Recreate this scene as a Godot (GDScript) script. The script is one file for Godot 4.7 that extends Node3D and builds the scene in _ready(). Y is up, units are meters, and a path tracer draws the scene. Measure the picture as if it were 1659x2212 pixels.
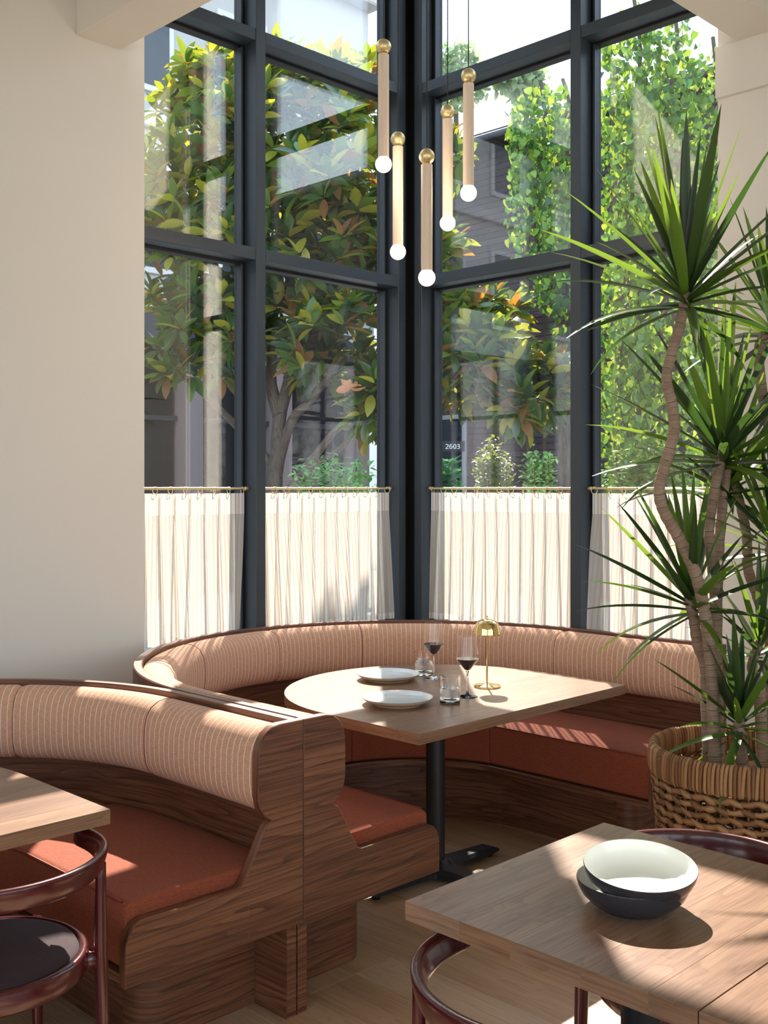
extends Node3D
# A corner booth in a restaurant: x runs along the right window wall, z along the left one, y up, metres.

const CAM := Vector3(4.258, 1.56, 4.483)
const YAW := 44.86
const FOCAL := 2317.0
const SEAM := 2.418
var rng := RandomNumberGenerator.new()
var M := {}

# ---------------------------------------------------------------- mesh building
class MB:
	var P := PackedVector3Array()
	var N := PackedVector3Array()
	var U := PackedVector2Array()
	var I := PackedInt32Array()

	func v(p: Vector3, n: Vector3, u: Vector2) -> int:
		P.append(p)
		N.append(n)
		U.append(u)
		return P.size() - 1

	func tri(a: Vector3, b: Vector3, c: Vector3, n: Vector3, ua: Vector2, ub: Vector2, uc: Vector2) -> void:
		tri3(a, b, c, n, n, n, ua, ub, uc)

	func tri3(a: Vector3, b: Vector3, c: Vector3, na: Vector3, nb: Vector3, nc: Vector3, ua: Vector2, ub: Vector2, uc: Vector2) -> void:
		if (c - a).cross(b - a).dot(na + nb + nc) < 0.0:
			I.append(v(a, na, ua))
			I.append(v(c, nc, uc))
			I.append(v(b, nb, ub))
		else:
			I.append(v(a, na, ua))
			I.append(v(b, nb, ub))
			I.append(v(c, nc, uc))

	func grid(R: Array, UV: Array, wrap_i := false, wrap_j := false) -> void:
		var m := R.size()
		var n: int = R[0].size()
		var base := P.size()
		var sgn := 0.0
		var nn := []
		for i in m:
			for j in n:
				var i0: int = i - 1
				var i1: int = i + 1
				var j0: int = j - 1
				var j1: int = j + 1
				if i0 < 0:
					i0 = m - 2 if wrap_i else 0
				if i1 >= m:
					i1 = 1 if wrap_i else m - 1
				if j0 < 0:
					j0 = n - 2 if wrap_j else 0
				if j1 >= n:
					j1 = 1 if wrap_j else n - 1
				var di: Vector3 = R[i1][j] - R[i0][j]
				var dj: Vector3 = R[i][j1] - R[i][j0]
				var nor := di.cross(dj)
				if nor.length() < 1e-12:
					var ia := clampi(i, 1, m - 2) if m > 2 else i
					var ja := clampi(j, 1, n - 2) if n > 2 else j
					di = R[mini(ia + 1, m - 1)][ja] - R[maxi(ia - 1, 0)][ja]
					dj = R[ia][mini(ja + 1, n - 1)] - R[ia][maxi(ja - 1, 0)]
					nor = di.cross(dj)
				nor = nor.normalized() if nor.length() > 1e-14 else Vector3.UP
				v(R[i][j], nor, UV[i][j])
		# winding: Godot front faces run clockwise, so the face normal is (c-a)x(b-a)
		for i in m - 1:
			for j in n - 1:
				var a := base + i * n + j
				var b := a + n
				var c := b + 1
				var d := a + 1
				# (i,j)->(i+1,j)->(i+1,j+1): cross(di,dj) is the normal; clockwise order seen from it is a,d,c,b
				I.append_array([a, d, c, a, c, b])

	func flip() -> void:
		for k in range(0, I.size(), 3):
			var t := I[k + 1]
			I[k + 1] = I[k + 2]
			I[k + 2] = t
		for k in N.size():
			N[k] = -N[k]

	func fix() -> MB:
		var o := Vector3.ZERO
		for p in P:
			o += p
		o /= maxf(1.0, P.size())
		var vol := 0.0
		for k in range(0, I.size(), 3):
			var a := P[I[k]] - o
			vol += a.dot((P[I[k + 2]] - P[I[k]]).cross(P[I[k + 1]] - P[I[k]]))
		if vol < 0.0:
			flip()
		return self

	# polygon (local x, y) extruded along local z from z0 to z1, edges chamfered by b; grain 0: uv along x, 1: along y
	func prism(poly: PackedVector2Array, z0: float, z1: float, T: Transform3D, b := 0.0, grain := 0, off := Vector2.ZERO) -> MB:
		var pl := poly
		if Geometry2D.is_polygon_clockwise(pl):
			pl.reverse()
		var n := pl.size()
		var en := PackedVector2Array()
		for i in n:
			var e := (pl[(i + 1) % n] - pl[i]).normalized()
			en.append(Vector2(e.y, -e.x))
		var ins := PackedVector2Array()
		for i in n:
			var m := en[(i + n - 1) % n] + en[i]
			m = m / maxf(0.3, m.length_squared()) * 2.0
			ins.append(pl[i] - m * b)
		var B := T.basis
		var bn := B.inverse().transposed()
		var tris := Geometry2D.triangulate_polygon(ins)
		for k in range(0, tris.size(), 3):
			for side in 2:
				var z := z1 if side == 1 else z0
				var nor := (bn * Vector3(0, 0, 1 if side == 1 else -1)).normalized()
				var q := []
				for t in 3:
					q.append(ins[tris[k + t]])
				var us := []
				for t in 3:
					us.append((Vector2(q[t].x, q[t].y) if grain == 0 else Vector2(q[t].y, q[t].x)) + off)
				tri(T * Vector3(q[0].x, q[0].y, z), T * Vector3(q[1].x, q[1].y, z), T * Vector3(q[2].x, q[2].y, z), nor, us[0], us[1], us[2])
		var run := 0.0
		for i in n:
			var j := (i + 1) % n
			var le := pl[i].distance_to(pl[j])
			var na := en[i]
			var nb := en[i]
			if en[(i + n - 1) % n].dot(en[i]) > 0.8:
				na = (en[(i + n - 1) % n] + en[i]).normalized()
			if en[j].dot(en[i]) > 0.8:
				nb = (en[j] + en[i]).normalized()
			var rings := [[z0 + b, pl, 0.0], [z1 - b, pl, 0.0]]
			_strip(T, bn, pl[i], pl[j], pl[i], pl[j], z0 + b, z1 - b, na, nb, 0.0, run, le, off)
			if b > 0.0:
				_strip(T, bn, pl[i], pl[j], ins[i], ins[j], z1 - b, z1, na, nb, 0.7, run, le, off)
				_strip(T, bn, pl[i], pl[j], ins[i], ins[j], z0 + b, z0, na, nb, -0.7, run, le, off)
			run += le
		return self

	func _strip(T: Transform3D, bn: Basis, a: Vector2, b: Vector2, c: Vector2, d: Vector2, za: float, zb: float, na: Vector2, nb: Vector2, up: float, run: float, le: float, off: Vector2) -> void:
		var A := T * Vector3(a.x, a.y, za)
		var B := T * Vector3(b.x, b.y, za)
		var C := T * Vector3(c.x, c.y, zb)
		var D := T * Vector3(d.x, d.y, zb)
		var n1 := (bn * Vector3(na.x, na.y, up)).normalized()
		var n2 := (bn * Vector3(nb.x, nb.y, up)).normalized()
		var u0 := Vector2(run, za) + off
		var u1 := Vector2(run + le, za) + off
		var u2 := Vector2(run, zb) + off
		var u3 := Vector2(run + le, zb) + off
		tri3(A, B, D, n1, n2, n2, u0, u1, u3)
		tri3(A, D, C, n1, n2, n1, u0, u3, u2)

	func box(lo: Vector3, hi: Vector3, b := 0.0) -> MB:
		# a box whose top and bottom edges are chamfered, its uprights too
		var w := hi - lo
		var r := minf(b, minf(w.x, w.z) * 0.4)
		var poly: PackedVector2Array
		if r > 0.0:
			poly = PackedVector2Array([Vector2(lo.x + r, lo.z), Vector2(hi.x - r, lo.z), Vector2(hi.x, lo.z + r), Vector2(hi.x, hi.z - r), Vector2(hi.x - r, hi.z), Vector2(lo.x + r, hi.z), Vector2(lo.x, hi.z - r), Vector2(lo.x, lo.z + r)])
		else:
			poly = PackedVector2Array([Vector2(lo.x, lo.z), Vector2(hi.x, lo.z), Vector2(hi.x, hi.z), Vector2(lo.x, hi.z)])
		return prism(poly, lo.y, hi.y, Transform3D(Basis(Vector3(1, 0, 0), Vector3(0, 0, 1), Vector3(0, 1, 0)), Vector3.ZERO), minf(b, w.y * 0.4))

	# profile segments [(r, y), ...] turned round the y axis through c
	func lathe(segs: Array, c := Vector3.ZERO, n := 40) -> MB:
		for s in segs:
			var R := []
			var UV := []
			var run := 0.0
			for i in s.size():
				var row := PackedVector3Array()
				var ur := PackedVector2Array()
				if i:
					run += (s[i] as Vector2).distance_to(s[i - 1])
				for j in n + 1:
					var a := TAU * j / n
					row.append(c + Vector3(cos(a) * s[i].x, s[i].y, sin(a) * s[i].x))
					ur.append(Vector2(a * 0.05, run))
				R.append(row)
				UV.append(ur)
			grid(R, UV, false, true)
		return self

	func tube(pts: Array, rad: Array, n := 10, flat := 1.0, caps := true, closed := false) -> MB:
		var R := []
		var UV := []
		var side := Vector3.ZERO
		var run := 0.0
		var m := pts.size()
		for i in m:
			var d: Vector3
			if closed:
				d = (pts[(i + 1) % (m - 1)] - pts[(i + m - 2) % (m - 1)]).normalized()
			else:
				d = (pts[mini(i + 1, m - 1)] - pts[maxi(i - 1, 0)]).normalized()
			if side == Vector3.ZERO:
				side = d.cross(Vector3.UP if absf(d.y) < 0.9 else Vector3.RIGHT).normalized()
			side = (side - d * side.dot(d)).normalized()
			var up := side.cross(d).normalized()
			if i:
				run += (pts[i] as Vector3).distance_to(pts[i - 1])
			var r: float = rad[i] if rad.size() > 1 else rad[0]
			var row := PackedVector3Array()
			var ur := PackedVector2Array()
			for j in n + 1:
				var a := TAU * j / n
				row.append(pts[i] + (side * cos(a) * flat + up * sin(a)) * r)
				ur.append(Vector2(run, a * 0.02))
			R.append(row)
			UV.append(ur)
		if caps and not closed:
			for e in 2:
				var k := 0 if e == 0 else m - 1
				var row := PackedVector3Array()
				var ur := PackedVector2Array()
				for j in n + 1:
					row.append(pts[k])
					ur.append(Vector2(0 if e == 0 else run, 0))
				if e == 0:
					R.push_front(row)
					UV.push_front(ur)
				else:
					R.append(row)
					UV.append(ur)
		grid(R, UV, false, true)
		return self

	func mesh() -> ArrayMesh:
		var a := []
		a.resize(Mesh.ARRAY_MAX)
		a[Mesh.ARRAY_VERTEX] = P
		a[Mesh.ARRAY_NORMAL] = N
		a[Mesh.ARRAY_TEX_UV] = U
		a[Mesh.ARRAY_INDEX] = I
		var m := ArrayMesh.new()
		m.add_surface_from_arrays(Mesh.PRIMITIVE_TRIANGLES, a)
		return m

# ---------------------------------------------------------------- nodes
var taken := {}
func numbered(called: String) -> String:
	var k: int = taken.get(called, 0)
	taken[called] = k + 1
	return called if k == 0 else "%s_%03d" % [called, k]

func thing(called: String, label: String, category: String, at := Vector3.ZERO, group := "") -> Node3D:
	var o := Node3D.new()
	o.name = numbered(called)
	add_child(o)
	o.position = at
	o.set_meta("label", label)
	o.set_meta("category", category)
	if group:
		o.set_meta("group", group)
	return o

# a part given in world coordinates under a thing (the thing's own place is taken off)
func part(parent: Node3D, called: String, what: Variant, mat: Material, label := "") -> MeshInstance3D:
	var o := MeshInstance3D.new()
	o.mesh = what.mesh() if what is MB else what
	o.material_override = mat
	o.name = called
	parent.add_child(o, true)
	if parent != self:
		var p: Node = parent
		while p != self:
			o.position -= p.position
			p = p.get_parent()
	if label:
		o.set_meta("label", label)
	return o

# a part in the thing's own coordinates
func piece(parent: Node3D, called: String, what: Variant, mat: Material, at := Transform3D()) -> MeshInstance3D:
	var o := MeshInstance3D.new()
	o.mesh = what.mesh() if what is MB else what
	o.material_override = mat
	o.name = called
	parent.add_child(o, true)
	o.transform = at
	return o

func struct(called: String, what: Variant, mat: Material) -> MeshInstance3D:
	var o := part(self, called, what, mat)
	o.set_meta("kind", "structure")
	return o

func shell(called: String) -> Node3D:
	var o := Node3D.new()
	o.name = called
	add_child(o)
	o.set_meta("kind", "structure")
	return o

func at(px: float, py: float, depth: float) -> Vector3:
	var a := deg_to_rad(YAW)
	var f := Vector3(-sin(a), 0, -cos(a))
	var r := Vector3(cos(a), 0, -sin(a))
	return CAM + (f + r * ((px - 829.5) / FOCAL) + Vector3.UP * ((1053.0 - py) / FOCAL)) * depth

# ---------------------------------------------------------------- materials
func sm(hex: String, rough := 0.6, metal := 0.0, spec := 0.5) -> StandardMaterial3D:
	var m := StandardMaterial3D.new()
	m.albedo_color = Color(hex)
	m.roughness = rough
	m.metallic = metal
	m.metallic_specular = spec
	return m

func noise_bytes(seed_: int, freq: float, w: int, h: int, to_w: int, to_h: int, oct := 3) -> PackedByteArray:
	var f := FastNoiseLite.new()
	f.seed = seed_
	f.frequency = freq
	f.fractal_octaves = oct
	var im := f.get_seamless_image(w, h)
	im.convert(Image.FORMAT_L8)
	if w != to_w or h != to_h:
		im.resize(to_w, to_h, Image.INTERPOLATE_CUBIC)
	return im.get_data()

# wood with its grain along u: broad figure, rings and fine pores
func wood(seed_: int, dark: String, mid: String, light: String, rings: float, strength: float) -> ImageTexture:
	var S := 512
	var warp := noise_bytes(seed_, 0.012, 96, 256, S, S, 3)
	var fine := noise_bytes(seed_ + 1, 0.11, 40, 512, S, S, 3)
	var tone := noise_bytes(seed_ + 2, 0.012, 48, 256, S, S, 2)
	var out := PackedByteArray()
	out.resize(S * S * 3)
	var cd := Color(dark)
	var cm := Color(mid)
	var cl := Color(light)
	for y in S:
		for x in S:
			var k := y * S + x
			var wv := warp[k] / 255.0
			var ph := (float(y) / S) * rings + (wv - 0.5) * 3.2
			var fr := ph - floorf(ph)
			var line := pow(fr, 3.5) * strength * (0.35 + 1.1 * tone[k] / 255.0)
			var t := clampf(0.56 + (tone[k] / 255.0 - 0.5) * 0.5 + (fine[k] / 255.0 - 0.5) * 0.62 - line, 0.0, 1.0)
			var c := cd.lerp(cm, t * 2.0) if t < 0.5 else cm.lerp(cl, t * 2.0 - 1.0)
			out[k * 3] = c.r8
			out[k * 3 + 1] = c.g8
			out[k * 3 + 2] = c.b8
	return ImageTexture.create_from_image(Image.create_from_data(S, S, false, Image.FORMAT_RGB8, out))

func wood_mat(tex: Texture2D, tint: String, rough: float, tile: Vector2) -> StandardMaterial3D:
	var m := sm(tint, rough)
	m.albedo_texture = tex
	m.uv1_scale = Vector3(1.0 / tile.x, 1.0 / tile.y, 1)
	return m

func cloth_tex(seed_: int, base: String, other: String, line: String, lines: int) -> Array:
	var S := 256
	var w := noise_bytes(seed_, 0.2, 48, 256, S, S, 2)
	var slub := noise_bytes(seed_ + 1, 0.12, 24, 256, S, S, 2)
	var wob := noise_bytes(seed_ + 2, 0.05, 16, 256, S, S, 2)
	var out := PackedByteArray()
	out.resize(S * S * 3)
	var hi := PackedByteArray()
	hi.resize(S * S)
	var cb := Color(base)
	var co := Color(other)
	var cl := Color(line)
	for y in S:
		for x in S:
			var k := y * S + x
			var t := clampf(0.5 + (w[k] / 255.0 - 0.5) * 1.2 + (slub[k] / 255.0 - 0.5) * 0.8 + (0.18 if (x + y) % 4 < 2 else -0.18), 0.0, 1.0)
			var c := cb.lerp(co, t)
			var h := 70.0 + t * 40.0
			if lines > 0:
				var per := float(S) / lines
				var d := absf(fposmod(x + (wob[k] / 255.0 - 0.5) * 5.0, per) - per * 0.5)
				var bead := 0.75 + 0.25 * sin(y * TAU / 11.0 + (x / per) * 3.0)
				if d < 4.0 * bead:
					c = c.lerp(cl, 0.95)
					h = 235.0
				elif d < 8.0:
					h = 45.0
			out[k * 3] = c.r8
			out[k * 3 + 1] = c.g8
			out[k * 3 + 2] = c.b8
			hi[k] = int(h)
	return [ImageTexture.create_from_image(Image.create_from_data(S, S, false, Image.FORMAT_RGB8, out)), ImageTexture.create_from_image(Image.create_from_data(S, S, false, Image.FORMAT_L8, hi))]

func make_materials() -> void:
	var walnut := wood(11, "40251a", "6f4731", "8c6045", 15.0, 0.5)
	M.walnut = wood_mat(walnut, "ffffff", 0.42, Vector2(1.7, 0.5))
	var top := wood(23, "6b503e", "8a6c57", "a2856e", 8.0, 0.3)
	M.top = []
	for t in ["ffffff", "f3ece6", "e6dcd4", "f8f0e2"]:
		M.top.append(wood_mat(top, t, 0.32, Vector2(0.9, 0.4)))
	var oak := wood(37, "a88b6f", "c1a588", "d1b79b", 8.0, 0.3)
	M.oak = []
	for t in ["ffffff", "f4eee6", "e9dfd2", "f6ead8"]:
		M.oak.append(wood_mat(oak, t, 0.45, Vector2(1.4, 0.34)))
	var st := cloth_tex(5, "bd8a6f", "d9b094", "fbf4e4", 4)
	M.stripe = sm("ffffff", 0.85)
	M.stripe.albedo_texture = st[0]
	M.stripe.heightmap_enabled = true
	M.stripe.heightmap_texture = st[1]
	M.stripe.heightmap_scale = 0.16
	M.stripe.uv1_scale = Vector3(1.0 / 0.094, 1.0 / 0.094, 1)
	M.stripe.rim_enabled = true
	M.stripe.metallic_specular = 0.3
	M.stripe.rim = 0.2
	M.stripe.rim_tint = 0.4
	var vt := cloth_tex(9, "85442f", "9b5740", "000000", 0)
	M.seat = sm("ffffff", 0.8)
	M.seat.albedo_texture = vt[0]
	M.seat.uv1_scale = Vector3(1.0 / 0.16, 1.0 / 0.16, 1)
	M.seat.heightmap_enabled = true
	M.seat.heightmap_texture = vt[1]
	M.seat.heightmap_scale = 0.03
	M.seat.rim_enabled = true
	M.seat.rim = 0.12
	M.seat.rim_tint = 1.0
	M.seat.metallic_specular = 0.25
	M.piping = sm("8a3c26", 0.7)
	M.cream = sm("e7e3da", 0.85)
	M.ceiling = sm("ece6d8", 0.9)
	M.frame = sm("333d46", 0.4)
	M.gasket = sm("15181c", 0.5)
	M.glass = sm("ffffff", 0.0)
	M.glass.transparency = BaseMaterial3D.TRANSPARENCY_ALPHA
	M.glass.albedo_color.a = 0.0
	M.glass.metallic = 0.0
	M.clear = sm("ffffff", 0.0)
	M.clear.transparency = BaseMaterial3D.TRANSPARENCY_ALPHA
	M.clear.albedo_color.a = 0.02
	M.water = sm("f4fbff", 0.0)
	M.water.albedo_color.a = 0.0
	M.water.refraction_enabled = true
	M.water.refraction_scale = 0.033
	M.wine = sm("16020a", 0.05)
	M.brass = sm("eddaa6", 0.38, 1.0)
	M.brass_polished = sm("ecd092", 0.06, 1.0)
	M.brass_rod = sm("e6d3a4", 0.42, 1.0)
	M.black = sm("1c1e22", 0.45)
	M.cord = sm("20242a", 0.6)
	var pale := wood(51, "dcc4ac", "ead6c2", "f2e2d0", 5.0, 0.3)
	M.pale = wood_mat(pale, "ffffff", 0.6, Vector2(0.6, 0.12))
	M.globe = sm("fff4e6", 0.3)
	M.globe.emission_enabled = true
	M.globe.emission = Color("ffe9d0")
	M.globe.emission_energy_multiplier = 1.05
	M.lacquer = sm("4a1016", 0.22)
	M.lacquer.clearcoat_enabled = true
	M.lacquer.clearcoat = 0.6
	M.lacquer.clearcoat_roughness = 0.12
	var du := cloth_tex(61, "2a171c", "372026", "000000", 0)
	M.upholstery = sm("ffffff", 0.9)
	M.upholstery.albedo_texture = du[0]
	M.upholstery.uv1_scale = Vector3(8, 8, 1)
	M.upholstery.rim_enabled = true
	M.upholstery.rim = 0.1
	M.plate_in = sm("e6ecec", 0.16)
	M.plate_out = sm("d8c3a8", 0.3)
	M.plate_rim = sm("3c4043", 0.3)
	M.bowl_out = sm("33343a", 0.14)
	M.bowl_in = sm("e8ebe4", 0.12)
	M.rod = M.brass_rod
	M.clear_solid = sm("ffffff", 0.0)
	M.clear_solid.albedo_color.a = 0.0
	M.clear_solid.refraction_enabled = true
	M.clear_solid.refraction_scale = 0.05
	var turned := pale.get_image()
	turned.rotate_90(CLOCKWISE)
	M.pale_tube = wood_mat(ImageTexture.create_from_image(turned), "ffffff", 0.6, Vector2(0.12, 0.6))

# ---------------------------------------------------------------- the scene
func _ready() -> void:
	rng.seed = 7
	var cam := Camera3D.new()
	cam.name = "camera"
	add_child(cam)
	cam.position = CAM
	cam.rotation_degrees.y = YAW
	var near := 0.1
	cam.set_frustum(near * 2212.0 / FOCAL, Vector2(0, -53.0 / FOCAL * near), near, 300.0)
	cam.current = true
	var we := WorldEnvironment.new()
	we.name = "environment"
	add_child(we)
	var env := Environment.new()
	we.environment = env
	env.background_mode = Environment.BG_SKY
	var sky := Sky.new()
	var psm := ProceduralSkyMaterial.new()
	psm.sky_top_color = Color("a9c8ea")
	psm.sky_horizon_color = Color("f2f3f0")
	psm.sky_curve = 0.25
	psm.ground_horizon_color = Color("d8d4cc")
	psm.ground_bottom_color = Color("b5b0a6")
	psm.sky_energy_multiplier = 1.65
	psm.ground_energy_multiplier = 1.0
	psm.sun_angle_max = 12.0
	sky.sky_material = psm
	env.sky = sky
	env.ambient_light_source = Environment.AMBIENT_SOURCE_DISABLED
	env.tonemap_mode = Environment.TONE_MAPPER_LINEAR
	env.tonemap_exposure = 1.28
	env.sdfgi_enabled = true
	env.ssao_enabled = true
	env.ssil_enabled = true
	var sun := DirectionalLight3D.new()
	sun.name = "sun"
	add_child(sun)
	sun.look_at_from_position(Vector3(-0.716 * cos(deg_to_rad(43.2)), sin(deg_to_rad(43.2)), -0.698 * cos(deg_to_rad(43.2))) * 30.0, Vector3.ZERO)
	sun.light_color = Color("fff4e6")
	sun.light_energy = 4.6
	sun.light_angular_distance = 0.6
	sun.shadow_enabled = true
	make_materials()
	build_room()
	build_windows()
	build_booths()
	build_tables()
	build_tableware()
	build_chairs()
	build_pendants()
	build_curtains()
	build_plant()
	build_outside()

# ---------------------------------------------------------------- room
func build_room() -> void:
	var E := 9.0
	# floor: oak boards laid along x on a dark bed
	var fl := shell("floor")
	part(fl, "subfloor", MB.new().box(Vector3(-0.2, -0.3, -0.2), Vector3(E + 0.2, -0.022, E + 0.2)), sm("4b3a2a", 0.9))
	var bw := 0.19
	var r := RandomNumberGenerator.new()
	r.seed = 3
	var far := MB.new()
	for k in int(E / bw) + 1:
		var z := 0.02 + k * bw
		var x := -r.randf() * 1.6
		while x < E:
			var le := r.randf_range(1.5, 2.3)
			var hi := minf(x + le, E)
			var lo := maxf(x, 0.0)
			if hi > lo + 0.02:
				var near_: bool = lo < 5.0 and z < 4.6
				var mb := MB.new() if near_ else far
				var pl := PackedVector2Array([Vector2(lo + 0.0006, z + 0.0006), Vector2(hi - 0.0006, z + 0.0006), Vector2(hi - 0.0006, z + bw - 0.0006), Vector2(lo + 0.0006, z + bw - 0.0006)])
				mb.prism(pl, -0.02, 0.0, Transform3D(Basis(Vector3(1, 0, 0), Vector3(0, 0, 1), Vector3(0, 1, 0)), Vector3.ZERO), 0.0005, 0, Vector2(r.randf() * 3.0, r.randf() * 3.0))
				if near_:
					part(fl, "plank", mb, M.oak[r.randi() % 4])
			x += le
	var rest := part(fl, "plank_field", far, M.oak[1])
	rest.set_meta("kind", "stuff")
	# walls beside the windows: solid, as high as the room
	struct("wall_left", MB.new().box(Vector3(-0.14, -0.02, 1.855), Vector3(0.14, 4.2, E + 0.2)), M.cream)
	struct("wall_right", MB.new().box(Vector3(1.99, -0.02, -0.14), Vector3(E + 0.2, 4.2, 0.14)), M.cream)
	struct("trim_1", MB.new().box(Vector3(1.99, 3.25, 0.14), Vector3(E, 3.47, 0.165), 0.002), M.cream)
	# beams that close the tall bay by the windows, and the wall above them
	struct("trim_2", MB.new().box(Vector3(0.14, 3.47, 1.975), Vector3(E, 3.95, 2.19), 0.003), M.ceiling)
	struct("trim_3", MB.new().box(Vector3(2.09, 3.47, 0.14), Vector3(2.305, 3.95, 1.975), 0.003), M.ceiling)
	struct("trim_4", MB.new().box(Vector3(2.09, 3.47, 2.19), Vector3(2.305, 3.95, E), 0.003), M.ceiling)
	struct("wall_upper_left", MB.new().box(Vector3(-0.14, 3.95, 1.975), Vector3(2.305, 5.2, 2.19)), M.ceiling)
	struct("wall_upper_right", MB.new().box(Vector3(2.09, 3.95, -0.14), Vector3(2.305, 5.2, 1.975)), M.ceiling)
	var c := MB.new().box(Vector3(-0.14, 3.95, 2.19), Vector3(E + 0.2, 4.2, E + 0.2))
	c.box(Vector3(2.305, 3.95, -0.14), Vector3(E + 0.2, 4.2, 2.19))
	c.box(Vector3(-0.14, 5.0, -0.14), Vector3(2.305, 5.2, 2.19))
	struct("ceiling", c, M.ceiling)
	# the two sides behind the camera: street windows that let the day in
	back_wall("wall_back", "window_3", true, E)
	back_wall("wall_near", "window_4", false, E)

func back_wall(wall: String, window: String, along_z: bool, E: float) -> void:
	var mb := MB.new()
	var cols := [0.14, 0.5, 2.9, 3.2, 5.6, 5.9, 8.3, E + 0.2]
	var fr := MB.new()
	var lo := 0.3
	var hi := 3.7
	for k in range(0, 8, 2):
		_bx(mb, along_z, E, cols[k], cols[k + 1], -0.02, 4.2, 0.0, 0.2)
	for k in range(1, 7, 2):
		_bx(mb, along_z, E, cols[k], cols[k + 1], -0.02, lo, 0.0, 0.2)
		_bx(mb, along_z, E, cols[k], cols[k + 1], hi, 4.2, 0.0, 0.2)
		for j in 4:
			var a: float = cols[k] + (cols[k + 1] - cols[k] - 0.06) * j / 3.0
			_bx(fr, along_z, E, a, a + 0.06, lo, hi, 0.06, 0.14)
		for h in [lo, 2.67, hi - 0.06]:
			_bx(fr, along_z, E, cols[k], cols[k + 1], h, h + 0.06, 0.06, 0.14)
	struct(wall, mb, M.cream)
	struct(window, fr, M.frame)

func _bx(mb: MB, along_z: bool, E: float, a: float, b: float, h0: float, h1: float, d0: float, d1: float) -> void:
	if along_z:
		mb.box(Vector3(E + d0, h0, a), Vector3(E + d1, h1, b))
	else:
		mb.box(Vector3(a, h0, E + d0), Vector3(b, h1, E + d1))

# a box on the left window (u along z, depth along x) or on the right one (u along x, depth along z)
func wbox(left: bool, u0: float, u1: float, h0: float, h1: float, d0: float, d1: float, b := 0.0) -> MB:
	if left:
		return MB.new().box(Vector3(d0, h0, u0), Vector3(d1, h1, u1), b)
	return MB.new().box(Vector3(u0, h0, d0), Vector3(u1, h1, d1), b)

func build_windows() -> void:
	var F := 0.128
	for w in 2:
		var left := w == 0
		var o := shell("window_%d" % (w + 1))
		var mull := [[0.161, 0.219], [1.157, 1.217]] if left else [[0.161, 0.219], [1.207, 1.267]]
		var end := 1.855 if left else 1.99
		var rails := [[0.30, 0.36], [2.671, 2.730], [3.741, 3.799], [4.81, 4.87]]
		for m in mull:
			part(o, "mullion", wbox(left, m[0], m[1], 0.0, 5.0, 0.028, F, 0.002), M.frame)
			part(o, "gasket", wbox(left, m[0] - 0.014, m[1] + 0.014, 0.0, 5.0, -0.03, 0.028, 0.002), M.gasket)
		part(o, "mullion", wbox(left, end - 0.008, end + 0.05, 0.0, 5.0, 0.028, F - 0.004), M.frame)
		part(o, "corner_filler", wbox(left, 0.095, 0.161, 0.0, 5.0, -0.03, 0.095, 0.001), M.gasket)
		part(o, "apron", wbox(left, 0.161, end, 0.0, 0.30, -0.03, 0.1), M.frame)
		var cells := [[mull[0][1], mull[1][0]], [mull[1][1], end]]
		for r in rails:
			for c in cells:
				part(o, "transom", wbox(left, c[0] + 0.0005, c[1] - 0.0005, r[0], r[1], 0.028, F - 0.002, 0.002), M.frame)
				part(o, "gasket", wbox(left, c[0] + 0.0145, c[1] - 0.0005, r[0] - 0.014, r[1] + 0.014, -0.028, 0.0275, 0.002), M.gasket)
		for c in cells:
			for k in 3:
				# double glazing: an outer and an inner sheet
				part(o, "pane", wbox(left, c[0] + 0.008, c[1], rails[k][1] + 0.008, rails[k + 1][0] - 0.008, -0.018, -0.012), M.glass)
				part(o, "pane", wbox(left, c[0] + 0.008, c[1], rails[k][1] + 0.008, rails[k + 1][0] - 0.008, 0.0, 0.006), M.glass)
				# inner beads round the pane
				for side in 2:
					var e: float = c[0] + 0.0145 if side == 0 else c[1] - 0.0265
					part(o, "glazing_bead", wbox(left, e, e + 0.012, rails[k][1] + 0.015, rails[k + 1][0] - 0.015, 0.007, 0.045, 0.001), M.frame)
	var post := MB.new().box(Vector3(-0.06, 0.0, -0.06), Vector3(0.095, 5.0, 0.095))
	struct("trim_5", post, M.gasket)
	struct("trim_6", MB.new().box(Vector3(-0.14, 4.87, -0.14), Vector3(2.09, 5.0, 0.03)), M.frame)
	struct("trim_7", MB.new().box(Vector3(-0.14, 4.87, 0.03), Vector3(0.03, 5.0, 1.975)), M.frame)

# ---------------------------------------------------------------- booths
# the outer line of a U: arm along -x, round corner, back, round corner, arm along +x
class ULine:
	var xe: float
	var xr: float
	var c: Vector2
	var W: float
	var r: float
	var arm: float
	var arc: float
	var back: float
	var total: float
	func _init(xe_: float, xr_: float, c_: Vector2, W_: float, r_: float) -> void:
		xe = xe_
		xr = xr_
		c = c_
		W = W_
		r = r_
		arm = xr - c.x
		arc = r * PI / 2
		back = 2.0 * (W - r)
		total = arm + xe - c.x + arc * 2 + back
	# [point, inward normal] at length l
	func at(l: float) -> Array:
		if l <= arm:
			return [Vector2(xr - l, c.y - W), Vector2(0, 1)]
		l -= arm
		if l <= arc:
			var a := l / r
			var d := Vector2(-sin(a), -cos(a))
			return [Vector2(c.x, c.y - W + r) + d * r, -d]
		l -= arc
		if l <= back:
			return [Vector2(c.x - r, c.y - W + r + l), Vector2(1, 0)]
		l -= back
		if l <= arc:
			var a := PI / 2 + l / r
			var d := Vector2(-sin(a), -cos(a))
			return [Vector2(c.x, c.y + W - r) + d * r, -d]
		l -= arc
		return [Vector2(c.x + l, c.y + W), Vector2(0, -1)]
	func spot(l: float, s: float, h: float) -> Vector3:
		var q := at(l)
		var p: Vector2 = q[0] + q[1] * s
		return Vector3(p.x, h, p.y)

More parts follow.
